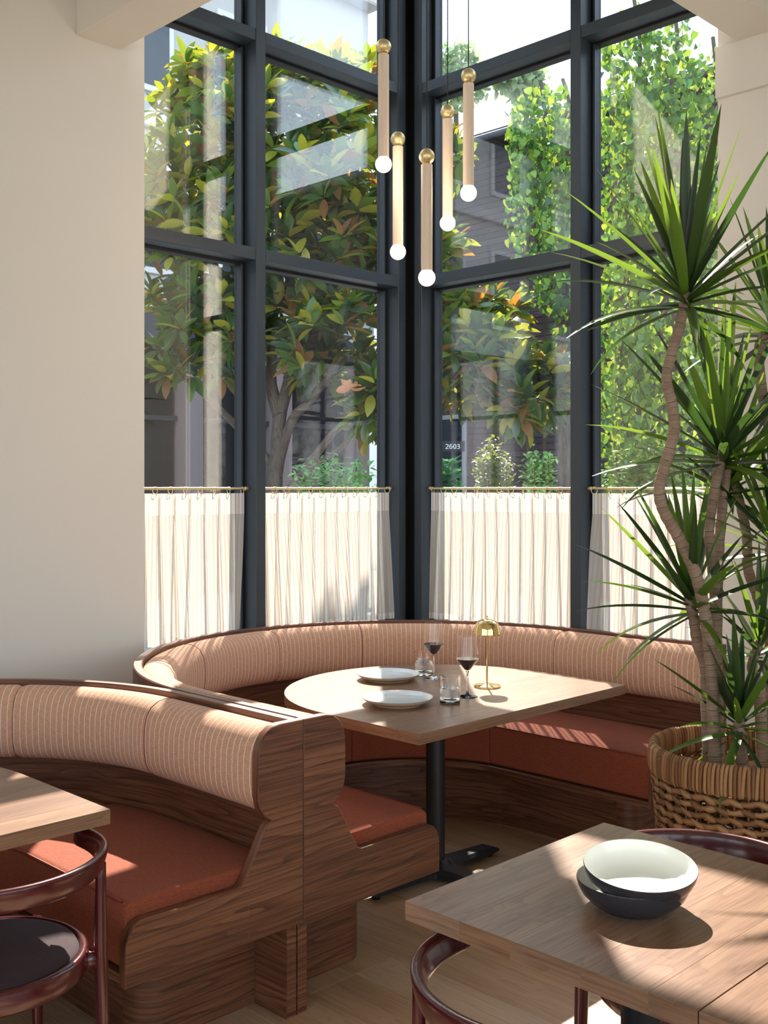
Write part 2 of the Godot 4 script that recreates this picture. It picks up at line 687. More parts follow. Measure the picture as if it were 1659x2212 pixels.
# profile: array of smooth runs of (s, h); the runs together close the outline
func sweep(U: ULine, l0: float, l1: float, prof: Array, pinch := 0.0, uvk := 1.0) -> MB:
	var mb := MB.new()
	var n := maxi(2, int(ceil((l1 - l0) / 0.045)))
	var ls := []
	if pinch > 0.0:
		var pw := 0.03
		for k in [0.0, 0.06, 0.2, 0.45, 0.75]:
			ls.append(l0 + pw * k)
		for k in n + 1:
			ls.append(lerpf(l0 + pw, l1 - pw, float(k) / n))
		for k in [0.75, 0.45, 0.2, 0.06, 0.0]:
			ls.append(l1 - pw * k)
	else:
		for k in n + 1:
			ls.append(lerpf(l0, l1, float(k) / n))
	var mid := Vector2.ZERO
	var cnt := 0
	for run in prof:
		for p in run:
			mid += p
			cnt += 1
	mid /= cnt
	var vrun := 0.0
	for run in prof:
		var R := []
		var UV := []
		var vl := PackedFloat32Array([vrun])
		for j in range(1, run.size()):
			vrun += (run[j] as Vector2).distance_to(run[j - 1])
			vl.append(vrun)
		for l in ls:
			var e: float = minf(l - l0, l1 - l) / 0.03
			var f := 1.0
			if pinch > 0.0 and e < 1.0:
				f = 1.0 - pinch * (1.0 - sqrt(maxf(0.0, 1.0 - (1.0 - e) * (1.0 - e))))
			var row := PackedVector3Array()
			var ur := PackedVector2Array()
			for j in run.size():
				var p: Vector2 = mid + (run[j] - mid) * f
				row.append(U.spot(l, p.x, p.y))
				ur.append(Vector2(l * uvk, vl[j]))
			R.append(row)
			UV.append(ur)
		mb.grid(R, UV)
	for e in 2:
		var l: float = l0 if e == 0 else l1
		var f := 1.0 - pinch
		var poly := PackedVector2Array()
		for run in prof:
			for j in run.size():
				var p: Vector2 = mid + (run[j] - mid) * f
				if poly.is_empty() or poly[-1].distance_to(p) > 1e-5:
					poly.append(p)
		if poly[0].distance_to(poly[-1]) < 1e-5:
			poly.remove_at(poly.size() - 1)
		var tr := Geometry2D.triangulate_polygon(poly)
		var dir := (U.spot(l0 + 0.001, 0, 0) - U.spot(l0, 0, 0)) * -1.0 if e == 0 else U.spot(l1, 0, 0) - U.spot(l1 - 0.001, 0, 0)
		dir = dir.normalized()
		for k in range(0, tr.size(), 3):
			var q := []
			for t in 3:
				q.append(poly[tr[k + t]])
			mb.tri(U.spot(l, q[0].x, q[0].y), U.spot(l, q[1].x, q[1].y), U.spot(l, q[2].x, q[2].y), dir, q[0], q[1], q[2])
	return mb

func arc2(c: Vector2, r: Vector2, a0: float, a1: float, n: int) -> Array:
	var o := []
	for k in n + 1:
		var a := deg_to_rad(lerpf(a0, a1, float(k) / n))
		o.append(c + Vector2(cos(a) * r.x, sin(a) * r.y))
	return o

func panel_outline() -> PackedVector2Array:
	var o := PackedVector2Array()
	var knots := [[0.0, 0.283], [0.0, 0.88], [0.088, 0.88], [0.118, 0.8745], [0.143, 0.857], [0.160, 0.832], [0.168, 0.797], [0.169, 0.74], [0.168, 0.678], [0.159, 0.647], [0.142, 0.624], [0.118, 0.607], [0.137, 0.596], [0.151, 0.576], [0.166, 0.549], [0.188, 0.508], [0.212, 0.466], [0.221, 0.452], [0.236, 0.445], [0.255, 0.4445], [0.40, 0.4455], [0.545, 0.447], [0.567, 0.440], [0.585, 0.421], [0.596, 0.393], [0.597, 0.36], [0.597, 0.283]]
	for k in knots:
		o.append(Vector2(k[0], k[1]))
	return o

func booth(which: int) -> void:
	var first := which == 0
	var U := ULine.new(1.84, 2.0, Vector2(1.27, 1.275), 1.14, 1.14) if first else ULine.new(1.84, 1.84, Vector2(1.29, SEAM + 0.003 + 1.14), 1.14, 0.93)
	var label := "curved banquette in the window corner, striped back cushions, seats round the D-shaped table" if first else "curved banquette at left by the cream wall, nearest to the camera"
	var o := thing("banquette", label, "banquette", Vector3(0.9, 0, U.c.y), "walnut banquettes")
	# walnut shell down to the floor, with its top rim
	part(o, "shell", sweep(U, 0, U.total, [[Vector2(0, 0), Vector2(0, 0.876)], [Vector2(0, 0.876), Vector2(0.004, 0.88)], [Vector2(0.004, 0.88), Vector2(0.031, 0.88)], [Vector2(0.031, 0.88), Vector2(0.035, 0.876)], [Vector2(0.035, 0.876), Vector2(0.035, 0)], [Vector2(0.035, 0), Vector2(0, 0)]]), M.walnut)
	part(o, "back_board", sweep(U, 0, U.total, [[Vector2(0.0355, 0.655), Vector2(0.05, 0.655)], [Vector2(0.05, 0.655), Vector2(0.058, 0.40)], [Vector2(0.058, 0.40), Vector2(0.0355, 0.40)], [Vector2(0.0355, 0.40), Vector2(0.0355, 0.655)]]), M.walnut)
	part(o, "seat_slab", sweep(U, 0, U.total, [[Vector2(0.036, 0.283), Vector2(0.59, 0.283)], [Vector2(0.59, 0.283), Vector2(0.59, 0.304)], [Vector2(0.59, 0.304), Vector2(0.586, 0.308)], [Vector2(0.586, 0.308), Vector2(0.036, 0.308)], [Vector2(0.036, 0.308), Vector2(0.036, 0.283)]]), M.walnut)
	part(o, "plinth", sweep(U, 0.25, U.total - 0.25, [[Vector2(0.036, 0.0), Vector2(0.43, 0.0)], [Vector2(0.43, 0.0), Vector2(0.43, 0.282)], [Vector2(0.43, 0.282), Vector2(0.036, 0.282)], [Vector2(0.036, 0.282), Vector2(0.036, 0.0)]]), M.walnut)
	for side in [-1, 1]:
		# the end panel of each arm and the rounded end of its plinth
		var xq: float = (U.xe if side > 0 else U.xr) - 0.2495
		var pe := PackedVector2Array([Vector2(xq, 0.036), Vector2(xq + 0.1, 0.036)])
		for q in arc2(Vector2(xq + 0.02, 0.35), Vector2(0.08, 0.08), 0, 90, 8):
			pe.append(q)
		pe.append(Vector2(xq, 0.43))
		part(o, "plinth_end", MB.new().prism(pe, 0.0, 0.282, Transform3D(Basis(Vector3(1, 0, 0), Vector3(0, 0, -side), Vector3(0, 1, 0)), Vector3(0, 0, U.c.y + side * U.W)), 0.001), M.walnut)
		var z0: float = U.c.y + side * U.W
		var T := Transform3D(Basis(Vector3(0, 0, -side), Vector3(0, 1, 0), Vector3(1, 0, 0)), Vector3(0, 0, z0 + side * 0.0025))
		part(o, "end_panel", MB.new().prism(panel_outline(), (U.xe if side > 0 else U.xr) + 0.0005, (U.xe if side > 0 else U.xr) + 0.03, T, 0.002, 0, Vector2(0.2 * side, 0.13 * which)), M.walnut)
	# seat cushions
	var ang: Array = [9.3, 75.6, 142.0] if first else [18.0, 90.0, 162.0]
	var cuts := [0.004]
	for a in ang:
		cuts.append(U.arm + (U.r * deg_to_rad(a) if first else (2 * U.arc + U.back) * a / 180.0))
	cuts.append(U.total - 0.004)
	var sp := [
		[Vector2(0.06, 0.309)] + [Vector2(0.555, 0.309)],
		[Vector2(0.555, 0.309)] + arc2(Vector2(0.56, 0.325), Vector2(0.014, 0.014), -80, 0, 4) + [Vector2(0.575, 0.39)] + arc2(Vector2(0.548, 0.464), Vector2(0.026, 0.024), 0, 90, 6) + [Vector2(0.45, 0.491), Vector2(0.3, 0.490), Vector2(0.12, 0.487), Vector2(0.06, 0.474)],
		[Vector2(0.06, 0.474), Vector2(0.06, 0.309)]]
	for k in cuts.size() - 1:
		var cu := part(o, "seat_cushion", sweep(U, cuts[k] + 0.0015, cuts[k + 1] - 0.0015, sp, 0.045), M.seat)
		var pts := []
		var n := 30
		for j in n + 1:
			pts.append(U.spot(lerpf(cuts[k] + 0.025, cuts[k + 1] - 0.025, float(j) / n), 0.568, 0.4835))
		part(cu, "piping", MB.new().tube(pts, [0.0035], 6), M.piping)
	# back cushions: separate ones with rounded ends, sewn seams on them
	var deep: Array = [2.5, 85.8, 170.0] if first else [37.0, 120.0]
	var bc := [0.004]
	for a in deep:
		bc.append(U.arm + (U.r * deg_to_rad(a) if first else (2 * U.arc + U.back) * a / 180.0))
	bc.append(U.total - 0.004)
	var bp := [[Vector2(0.0365, 0.66)] + [Vector2(0.07, 0.632), Vector2(0.1, 0.623), Vector2(0.125, 0.63), Vector2(0.145, 0.647), Vector2(0.158, 0.675), Vector2(0.163, 0.71), Vector2(0.164, 0.75), Vector2(0.162, 0.79), Vector2(0.154, 0.822), Vector2(0.138, 0.848), Vector2(0.112, 0.864), Vector2(0.085, 0.87), Vector2(0.058, 0.868), Vector2(0.04, 0.858), Vector2(0.0365, 0.848)], [Vector2(0.0365, 0.848), Vector2(0.0365, 0.66)]]
	for k in bc.size() - 1:
		part(o, "back_cushion", sweep(U, bc[k] + 0.001, bc[k + 1] - 0.001, bp, 0.09, 0.87), M.stripe)
	var seams: Array = [23.5, 59.8, 116.4, 143.0] if first else [0.5, 70.0, 100.0]
	for a in seams:
		var l: float = U.arm + (U.r * deg_to_rad(a) if first else (2 * U.arc + U.back) * a / 180.0)
		var pts := []
		for p in bp[0]:
			var q: Vector2 = Vector2(0.1, 0.745) + (p - Vector2(0.1, 0.745)) * 0.998
			pts.append(U.spot(l, q.x, q.y))
		part(o, "sewn_seam", MB.new().tube(pts, [0.0022], 5), M.piping)

func build_booths() -> void:
	booth(0)
	booth(1)

# ---------------------------------------------------------------- tables
func d_outline(w: float, x0: float, x1: float) -> PackedVector2Array:
	# straight end at x1, round end at x0; centred on y = 0
	var r := w / 2
	var o := PackedVector2Array([Vector2(x1, -r), Vector2(x1, r)])
	for k in 37:
		var a := PI / 2 + PI * k / 36.0
		o.append(Vector2(x0 + r + cos(a) * r, sin(a) * r))
	return o

func table(label: String, out: PackedVector2Array, at_: Vector3, widths: Array, foot: Vector2, seed_: int, reach := 0.37, group := "walnut dining tables") -> void:
	var o := thing("dining_table", label, "table", at_, group)
	var r := RandomNumberGenerator.new()
	r.seed = seed_
	var lo := 1e9
	var hi := -1e9
	for p in out:
		lo = minf(lo, p.x)
		hi = maxf(hi, p.x)
	var x := lo
	var k := 0
	var T := Transform3D(Basis(Vector3(1, 0, 0), Vector3(0, 0, 1), Vector3(0, 1, 0)), Vector3.ZERO)
	while x < hi - 0.005:
		var w: float = widths[k % widths.size()]
		var x2 := minf(x + w, hi + 0.001)
		if hi - x2 < 0.03:
			x2 = hi + 0.001
		var strip := PackedVector2Array([Vector2(x + 0.0001, -3), Vector2(x2 - 0.0001, -3), Vector2(x2 - 0.0001, 3), Vector2(x + 0.0001, 3)])
		for pg in Geometry2D.intersect_polygons(out, strip):
			piece(o, "stave", MB.new().prism(pg, 0.713, 0.75, T, 0.0003, 1, Vector2(r.randf() * 2, r.randf() * 2)), M.top[r.randi() % 4])
		x = x2
		k += 1
	var f := Vector3(foot.x, 0, foot.y)
	piece(o, "top_plate", MB.new().box(f + Vector3(-0.16, 0.704, -0.16), f + Vector3(0.16, 0.7125, 0.16), 0.002), M.black)
	piece(o, "column", MB.new().lathe([[Vector2(0, 0.05), Vector2(0.038, 0.05)], [Vector2(0.038, 0.05), Vector2(0.038, 0.704)], [Vector2(0.038, 0.704), Vector2(0, 0.704)]], f, 32).fix(), M.black)
	# cast cross foot: arms that taper outwards and stand on pads
	var dirs := [Vector3(1, 0, 0), Vector3(0, 0, 1), Vector3(-1, 0, 0), Vector3(0, 0, -1)]
	piece(o, "hub", MB.new().lathe([[Vector2(0, 0.02), Vector2(0.075, 0.022), Vector2(0.078, 0.04), Vector2(0.06, 0.058), Vector2(0.042, 0.07), Vector2(0, 0.072)]], f, 28).fix(), M.black)
	for d in dirs:
		var s: Vector3 = d.cross(Vector3.UP)
		var L := reach
		var R := []
		var UV := []
		for i in 9:
			var t := i / 8.0
			var w := lerpf(0.05, 0.036, t) + 0.03 * pow(1.0 - t, 6.0)
			var hh := lerpf(0.056, 0.044, t)
			var bt := 0.02 if i > 0 else 0.02
			if i == 8:
				hh = 0.03
				w = 0.03
			var c: Vector3 = f + d * (0.03 + (L - 0.03) * t)
			var row := PackedVector3Array()
			var ur := PackedVector2Array()
			for q in [Vector2(-1, 0), Vector2(-1, 0.6), Vector2(-0.72, 1), Vector2(0.72, 1), Vector2(1, 0.6), Vector2(1, 0), Vector2(-1, 0)]:
				row.append(c + s * q.x * w + Vector3.UP * lerpf(bt, hh, q.y))
				ur.append(Vector2(t, q.x))
			R.append(row)
			UV.append(ur)
		var mb := MB.new()
		for i in 8:
			for j in 6:
				var a: Vector3 = R[i][j]
				var b: Vector3 = R[i + 1][j]
				var c: Vector3 = R[i + 1][j + 1]
				var e: Vector3 = R[i][j + 1]
				var nn := (b - a).cross(e - a).normalized()
				if nn.dot((a + c) * 0.5 - (f + d * (0.03 + (L - 0.03) * (i + 0.5) / 8.0) + Vector3.UP * 0.034)) < 0:
					nn = -nn
				mb.tri(a, b, c, nn, Vector2.ZERO, Vector2.ZERO, Vector2.ZERO)
				mb.tri(a, c, e, nn, Vector2.ZERO, Vector2.ZERO, Vector2.ZERO)
		for j in range(1, 5):
			mb.tri(R[8][0], R[8][j], R[8][j + 1], d, Vector2.ZERO, Vector2.ZERO, Vector2.ZERO)
		var arm := piece(o, "foot_arm", mb, M.black)
		piece(arm, "glide", MB.new().lathe([[Vector2(0, 0), Vector2(0.017, 0), Vector2(0.017, 0.022), Vector2(0, 0.022)]], f + d * (L - 0.035), 16).fix(), M.black)

func build_tables() -> void:
	table("D-shaped walnut table in the window booth, laid with two plates, wine and a brass lamp", d_outline(1.245, -0.525, 0.56), Vector3(1.295, 0, 1.283), [0.13, 0.15, 0.12, 0.16, 0.14], Vector2(0.07, 0.0), 4)
	table("bare walnut table at the left edge, in the booth by the cream wall", d_outline(1.245, -0.525, 0.565), Vector3(1.299, 0, 3.677), [0.11, 0.14, 0.12, 0.13], Vector2(-0.2, 0.2), 8)
	var sq := PackedVector2Array([Vector2(-0.313, -0.347), Vector2(0.313, -0.347), Vector2(0.313, 0.347), Vector2(-0.313, 0.347)])
	table("square walnut table in the foreground, holding the two stacked bowls", sq, Vector3(3.118, 0, 2.617), [0.14, 0.12, 0.15, 0.13, 0.09], Vector2(0.0, 0.0), 15, 0.28)
	table("walnut table pushed against the bowl table, at the bottom right corner", sq, Vector3(3.7465, 0, 2.617), [0.12, 0.15, 0.13, 0.14, 0.09], Vector2(0.0, 0.0), 21, 0.28)

# ---------------------------------------------------------------- on the tables
func build_tableware() -> void:
	var H := 0.75
	for k in 2:
		var p: Vector3 = [Vector3(1.078, H, 1.261), Vector3(1.46, H, 1.599)][k]
		var o := thing("dinner_plate", ["cream dinner plate with a dark rim line, the farther one", "cream dinner plate with a dark rim line, the nearer one at the table edge"][k], "plate", p, "dinner plates")
		piece(o, "underside", MB.new().lathe([[Vector2(0, 0.004), Vector2(0.082, 0.004)], [Vector2(0.082, 0.004), Vector2(0.084, 0.0), Vector2(0.089, 0.0)], [Vector2(0.089, 0), Vector2(0.093, 0.006), Vector2(0.115, 0.012), Vector2(0.128, 0.019), Vector2(0.1325, 0.0255)]], Vector3.ZERO, 56).fix(), M.plate_out)
		piece(o, "face", MB.new().lathe([[Vector2(0.1322, 0.0268), Vector2(0.128, 0.024), Vector2(0.119, 0.0175), Vector2(0.104, 0.0135), Vector2(0.08, 0.012), Vector2(0, 0.012)]], Vector3.ZERO, 56), M.plate_in)
		piece(o, "rim_line", MB.new().lathe([[Vector2(0.1325, 0.0255), Vector2(0.1336, 0.0264), Vector2(0.1322, 0.0268)]], Vector3.ZERO, 56), M.plate_rim)
	for k in 2:
		var p: Vector3 = [Vector3(1.198, H, 1.109), Vector3(1.558, H, 1.312)][k]
		var o := thing("wine_glass", ["glass of red wine at the back, beside the far tumbler", "glass of red wine in front, beside the near tumbler"][k], "wine glass", p, "wine glasses")
		piece(o, "foot", MB.new().lathe([[Vector2(0, 0.0), Vector2(0.039, 0.0), Vector2(0.0395, 0.0015), Vector2(0.03, 0.004), Vector2(0.012, 0.008), Vector2(0.005, 0.014), Vector2(0.0038, 0.03), Vector2(0.0036, 0.06), Vector2(0.004, 0.09), Vector2(0.007, 0.0985), Vector2(0, 0.1)]], Vector3.ZERO, 36).fix(), M.clear_solid)
		piece(o, "bowl", MB.new().lathe([[Vector2(0.004, 0.098), Vector2(0.012, 0.104), Vector2(0.03, 0.127), Vector2(0.044, 0.145), Vector2(0.0455, 0.15), Vector2(0.0445, 0.165), Vector2(0.04, 0.2), Vector2(0.0358, 0.2355)]], Vector3.ZERO, 48), M.clear)
		piece(o, "rim", MB.new().tube(ring_pts(Vector3(0, 0.2355, 0), 0.0358, 48), [0.0006], 5, 1.0, false, true), M.clear)
		piece(o, "wine", MB.new().lathe([[Vector2(0, 0.1015), Vector2(0.011, 0.1055), Vector2(0.029, 0.1285), Vector2(0.0425, 0.1455)], [Vector2(0.0425, 0.1455), Vector2(0.0428, 0.1475)], [Vector2(0.0428, 0.1475), Vector2(0, 0.1475)]], Vector3.ZERO, 48).fix(), M.wine)
	for k in 2:
		var p: Vector3 = [Vector3(1.103, H, 1.069), Vector3(1.587, H, 1.447)][k]
		var o := thing("water_tumbler", ["half-full water tumbler with white lettering, behind the far wine glass", "half-full water tumbler nearest the table's front corner"][k], "tumbler", p, "water tumblers")
		piece(o, "glass", MB.new().lathe([[Vector2(0, 0.0), Vector2(0.036, 0.0), Vector2(0.0395, 0.004)], [Vector2(0.0395, 0.004), Vector2(0.0405, 0.1)], [Vector2(0.0405, 0.1), Vector2(0.0385, 0.1)], [Vector2(0.0385, 0.1), Vector2(0.0375, 0.014)], [Vector2(0.0375, 0.014), Vector2(0, 0.0125)]], Vector3.ZERO, 44).fix(), M.clear_solid)
		piece(o, "water", MB.new().lathe([[Vector2(0, 0.0132), Vector2(0.037, 0.0147)], [Vector2(0.037, 0.0147), Vector2(0.0377, 0.056)], [Vector2(0.0377, 0.056), Vector2(0, 0.0555)]], Vector3.ZERO, 44).fix(), M.water)
		var tm := TextMesh.new()
		tm.text = "Del A"
		tm.font_size = 16
		tm.pixel_size = 0.0011
		tm.depth = 0.0002
		var f := SystemFont.new()
		f.font_names = PackedStringArray(["Droid Serif"])
		tm.font = f
		var yaw := deg_to_rad(YAW + 180.0 if k == 0 else YAW + 205.0)
		var n := Vector3(sin(yaw), 0, cos(yaw))
		piece(o, "lettering", tm, sm("f4f4f0", 0.7), Transform3D(Basis(Vector3.UP, yaw), n * 0.0412 + Vector3.UP * 0.062))
	# brass table lamp
	var l := thing("table_lamp", "small polished brass table lamp with a domed shade", "lamp", Vector3(1.483, H, 1.101))
	piece(l, "base", MB.new().lathe([[Vector2(0, 0), Vector2(0.0535, 0), Vector2(0.0545, 0.001)], [Vector2(0.0545, 0.001), Vector2(0.0545, 0.0065)], [Vector2(0.0545, 0.0065), Vector2(0.0535, 0.0078), Vector2(0.03, 0.0125), Vector2(0.006, 0.019), Vector2(0, 0.0195)]], Vector3.ZERO, 56).fix(), M.brass_polished)
	piece(l, "stem", MB.new().lathe([[Vector2(0.0038, 0.015), Vector2(0.0038, 0.27)]], Vector3.ZERO, 16), M.brass_polished)
	piece(l, "shade", MB.new().lathe([[Vector2(0.052, 0.2115), Vector2(0.0545, 0.212), Vector2(0.0545, 0.218), Vector2(0.0525, 0.222), Vector2(0.0515, 0.236), Vector2(0.047, 0.255), Vector2(0.037, 0.268), Vector2(0.022, 0.2745), Vector2(0.005, 0.2765)], [Vector2(0.005, 0.2745), Vector2(0.022, 0.2725), Vector2(0.036, 0.266), Vector2(0.0455, 0.254), Vector2(0.05, 0.235), Vector2(0.052, 0.2115)]], Vector3.ZERO, 56), M.brass_polished)
	piece(l, "finial", MB.new().lathe([[Vector2(0.0045, 0.275), Vector2(0.0042, 0.284), Vector2(0.003, 0.288), Vector2(0, 0.289)]], Vector3.ZERO, 16), M.brass_polished)
	# two bowls, the upper one tipped in the lower
	var tip := Basis(Vector3(0.705, 0, -0.709).normalized(), deg_to_rad(7.5))
	for k in 2:
		var o := thing("bowl", ["dark outside, white inside bowl, lower of the stacked pair", "dark outside, white inside bowl, tipped on top of the other bowl"][k], "bowl", Vector3(3.138, H, 2.676) if k == 0 else Vector3(3.1465, H + 0.029, 2.6675), "stacked bowls")
		if k == 1:
			o.basis = tip
		else:
			o.basis = Basis(Vector3.UP, 0.7)
		piece(o, "outside", MB.new().lathe([[Vector2(0, 0.004), Vector2(0.056, 0.003)], [Vector2(0.056, 0.003), Vector2(0.058, 0.0), Vector2(0.063, 0.0)], [Vector2(0.063, 0.0), Vector2(0.066, 0.005), Vector2(0.084, 0.014), Vector2(0.098, 0.028), Vector2(0.105, 0.042), Vector2(0.108, 0.054), Vector2(0.1073, 0.0565)]], Vector3.ZERO, 64).fix(), M.bowl_out)
		piece(o, "glaze", MB.new().lathe([[Vector2(0.1073, 0.0565), Vector2(0.1057, 0.0552), Vector2(0.1015, 0.042), Vector2(0.0945, 0.0295), Vector2(0.08, 0.0175), Vector2(0.062, 0.0105), Vector2(0.03, 0.0075), Vector2(0, 0.007)]], Vector3.ZERO, 64), M.bowl_in)

func ring_pts(c: Vector3, r: float, n: int) -> Array:
	var o := []
	for k in n + 1:
		var a := TAU * k / n
		o.append(c + Vector3(cos(a) * r, 0, sin(a) * r))
	return o

# ---------------------------------------------------------------- chairs
# open side of the hoop towards direction deg (0 = +x, 90 = +z)
func chair(label: String, at_: Vector3, deg: float) -> void:
	var o := thing("dining_chair", label, "chair", at_, "burgundy hoop chairs")
	var back := deg_to_rad(deg + 180.0)
	var R := []
	var UV := []
	var n := 44
	var span := deg_to_rad(102.0)
	for i in n + 1:
		var t := float(i) / n
		var a := back + lerpf(-span, span, t)
		var rad := Vector3(cos(a), 0, sin(a))
		var e := minf(t, 1.0 - t) * n / 1.6
		var f := 1.0 if e >= 1.0 else maxf(0.05, sqrt(1.0 - (1.0 - e) * (1.0 - e)))
		var mid := 1.0 - pow(absf(t * 2.0 - 1.0), 2.0)
		var hh := lerpf(0.023, 0.029, mid) * lerpf(0.6, 1.0, f)
		var ww := lerpf(0.013, 0.0115, mid) * f
		var c := rad * 0.262 + Vector3.UP * (0.695 - 0.027)
		var row := PackedVector3Array()
		var ur := PackedVector2Array()
		for j in 17:
			var b := TAU * j / 16.0
			var sx := signf(cos(b)) * pow(absf(cos(b)), 0.6)
			var sy := signf(sin(b)) * pow(absf(sin(b)), 0.6)
			row.append(c + rad * (sx * ww + sy * hh * 0.22) + Vector3.UP * sy * hh)
			ur.append(Vector2(t, b))
		R.append(row)
		UV.append(ur)
	var hoop := MB.new()
	hoop.grid(R, UV, false, true)
	piece(o, "backrest", hoop.fix(), M.lacquer)
	piece(o, "seat_ring", MB.new().lathe([[Vector2(0.205, 0.402), Vector2(0.226, 0.402), Vector2(0.231, 0.408)], [Vector2(0.231, 0.408), Vector2(0.234, 0.43), Vector2(0.231, 0.45)], [Vector2(0.231, 0.45), Vector2(0.226, 0.456), Vector2(0.216, 0.457), Vector2(0.21, 0.45), Vector2(0.205, 0.402)]], Vector3.ZERO, 64).fix(), M.lacquer)
	piece(o, "seat", MB.new().lathe([[Vector2(0, 0.41), Vector2(0.204, 0.41)], [Vector2(0.204, 0.41), Vector2(0.21, 0.448), Vector2(0.205, 0.458), Vector2(0.18, 0.466), Vector2(0.1, 0.472), Vector2(0, 0.474)]], Vector3.ZERO, 48).fix(), M.upholstery)
	for k in 4:
		var a := back + deg_to_rad([-52.0, 52.0, -128.0, 128.0][k])
		var rad := Vector3(cos(a), 0, sin(a))
		var rear := k < 2
		var pts := []
		var rr := []
		var hs := [0.0, 0.12, 0.28, 0.40, 0.45, 0.50, 0.60, 0.66] if rear else [0.0, 0.12, 0.28, 0.38, 0.42, 0.436]
		for h in hs:
			var q: float = 0.262 + 0.012 * (1.0 - h / 0.45) if h < 0.45 else 0.262
			pts.append(rad * q + Vector3.UP * h)
			rr.append(lerpf(0.0115, 0.0165, clampf(h / 0.4, 0, 1)) if h < 0.46 else lerpf(0.0165, 0.0125, clampf((h - 0.46) / 0.15, 0, 1)))
		var leg := piece(o, "leg", MB.new().tube(pts, rr, 12).fix(), M.lacquer)
		piece(leg, "bracket", MB.new().tube([rad * 0.226 + Vector3.UP * 0.428, rad * 0.238 + Vector3.UP * 0.428, rad * 0.256 + Vector3.UP * 0.428], [0.027, 0.021, 0.0185], 14, 0.75).fix(), M.lacquer)

func build_chairs() -> void:
	chair("burgundy hoop-back chair with dark round seat, at the left edge by the bare table", Vector3(1.80, 0, 3.345), 180.0)
	chair("burgundy hoop-back chair at the bottom, on the near side of the bowl table", Vector3(3.125, 0, 2.885), 270.0)
	chair("burgundy hoop-back chair behind the bowl table, in front of the wicker basket", Vector3(3.04, 0, 2.24), 90.0)

# ---------------------------------------------------------------- pendants
func build_pendants() -> void:
	var spots := [[828.5, 355.0, 4.36, "first pendant from the left, hanging highest against the left window"], [859.5, 544.0, 4.55, "second pendant from the left, in front of the corner post"], [922.0, 600.0, 4.23, "middle pendant, hanging lowest of the five"], [967.0, 482.0, 4.61, "fourth pendant from the left, hanging before the right window"], [1012.0, 417.0, 4.38, "rightmost of the five pendant lamps"]]
	for s in spots:
		var p := at(s[0], s[1], s[2])
		var o := thing("pendant_lamp", s[3], "pendant lamp", p, "wood tube pendants with brass balls")
		piece(o, "globe_bulb", MB.new().lathe([arc2(Vector2(0, 0), Vector2(0.034, 0.034), -90, 90, 20)], Vector3.ZERO, 32).fix(), M.globe)
		piece(o, "wood_tube", MB.new().lathe([[Vector2(0, 0.026), Vector2(0.0215, 0.026), Vector2(0.0225, 0.027)], [Vector2(0.0225, 0.027), Vector2(0.0225, 0.444)], [Vector2(0.0225, 0.444), Vector2(0.021, 0.4465), Vector2(0, 0.4465)]], Vector3.ZERO, 28).fix(), M.pale_tube)
		piece(o, "brass_ball", MB.new().lathe([arc2(Vector2(0, 0.478), Vector2(0.031, 0.031), -90, 90, 18)], Vector3.ZERO, 32).fix(), M.brass)
		piece(o, "cord", MB.new().tube([Vector3(0, 0.507, 0), Vector3(0, 5.0 - p.y, 0)], [0.0022], 8), M.cord)
		piece(o, "canopy", MB.new().lathe([[Vector2(0, 4.985 - p.y), Vector2(0.05, 4.985 - p.y), Vector2(0.05, 5.0 - p.y)]], Vector3.ZERO, 24), M.brass)
		var g := OmniLight3D.new()
		g.name = "glow"
		o.add_child(g)
		g.light_color = Color("ffe2c0")
		g.light_energy = 0.05
		g.light_size = 0.03
		g.omni_range = 12.0
		g.omni_attenuation = 2.0
		g.shadow_enabled = true

# ---------------------------------------------------------------- curtains
func curtain_mat(alpha: float, seed_: int) -> StandardMaterial3D:
	var S := 64
	var out := PackedByteArray()
	out.resize(S * S * 4)
	var nz := noise_bytes(seed_, 0.15, S, S, S, S, 2)
	for y in S:
		for x in S:
			var k := y * S + x
			var d := absf((x % 32) - 16.0)
			var stripe := 1.0 - smoothstep(4.0, 8.0, d)
			var c := Color("ffffff").lerp(Color("d2bfa0"), stripe * 0.9)
			var a := clampf(lerpf(alpha, minf(1.0, alpha + 0.3), stripe) + (nz[k] / 255.0 - 0.5) * 0.15, 0.0, 1.0)
			out[k * 4] = c.r8
			out[k * 4 + 1] = c.g8
			out[k * 4 + 2] = c.b8
			out[k * 4 + 3] = int(a * 255.0)
	var m := sm("ffffff", 0.9)
	m.albedo_texture = ImageTexture.create_from_image(Image.create_from_data(S, S, false, Image.FORMAT_RGBA8, out))
	m.transparency = BaseMaterial3D.TRANSPARENCY_ALPHA
	m.uv1_scale = Vector3(1.0 / 0.022, 1.0 / 0.022, 1)
	m.backlight_enabled = true
	m.backlight = Color("ffffff")
	return m

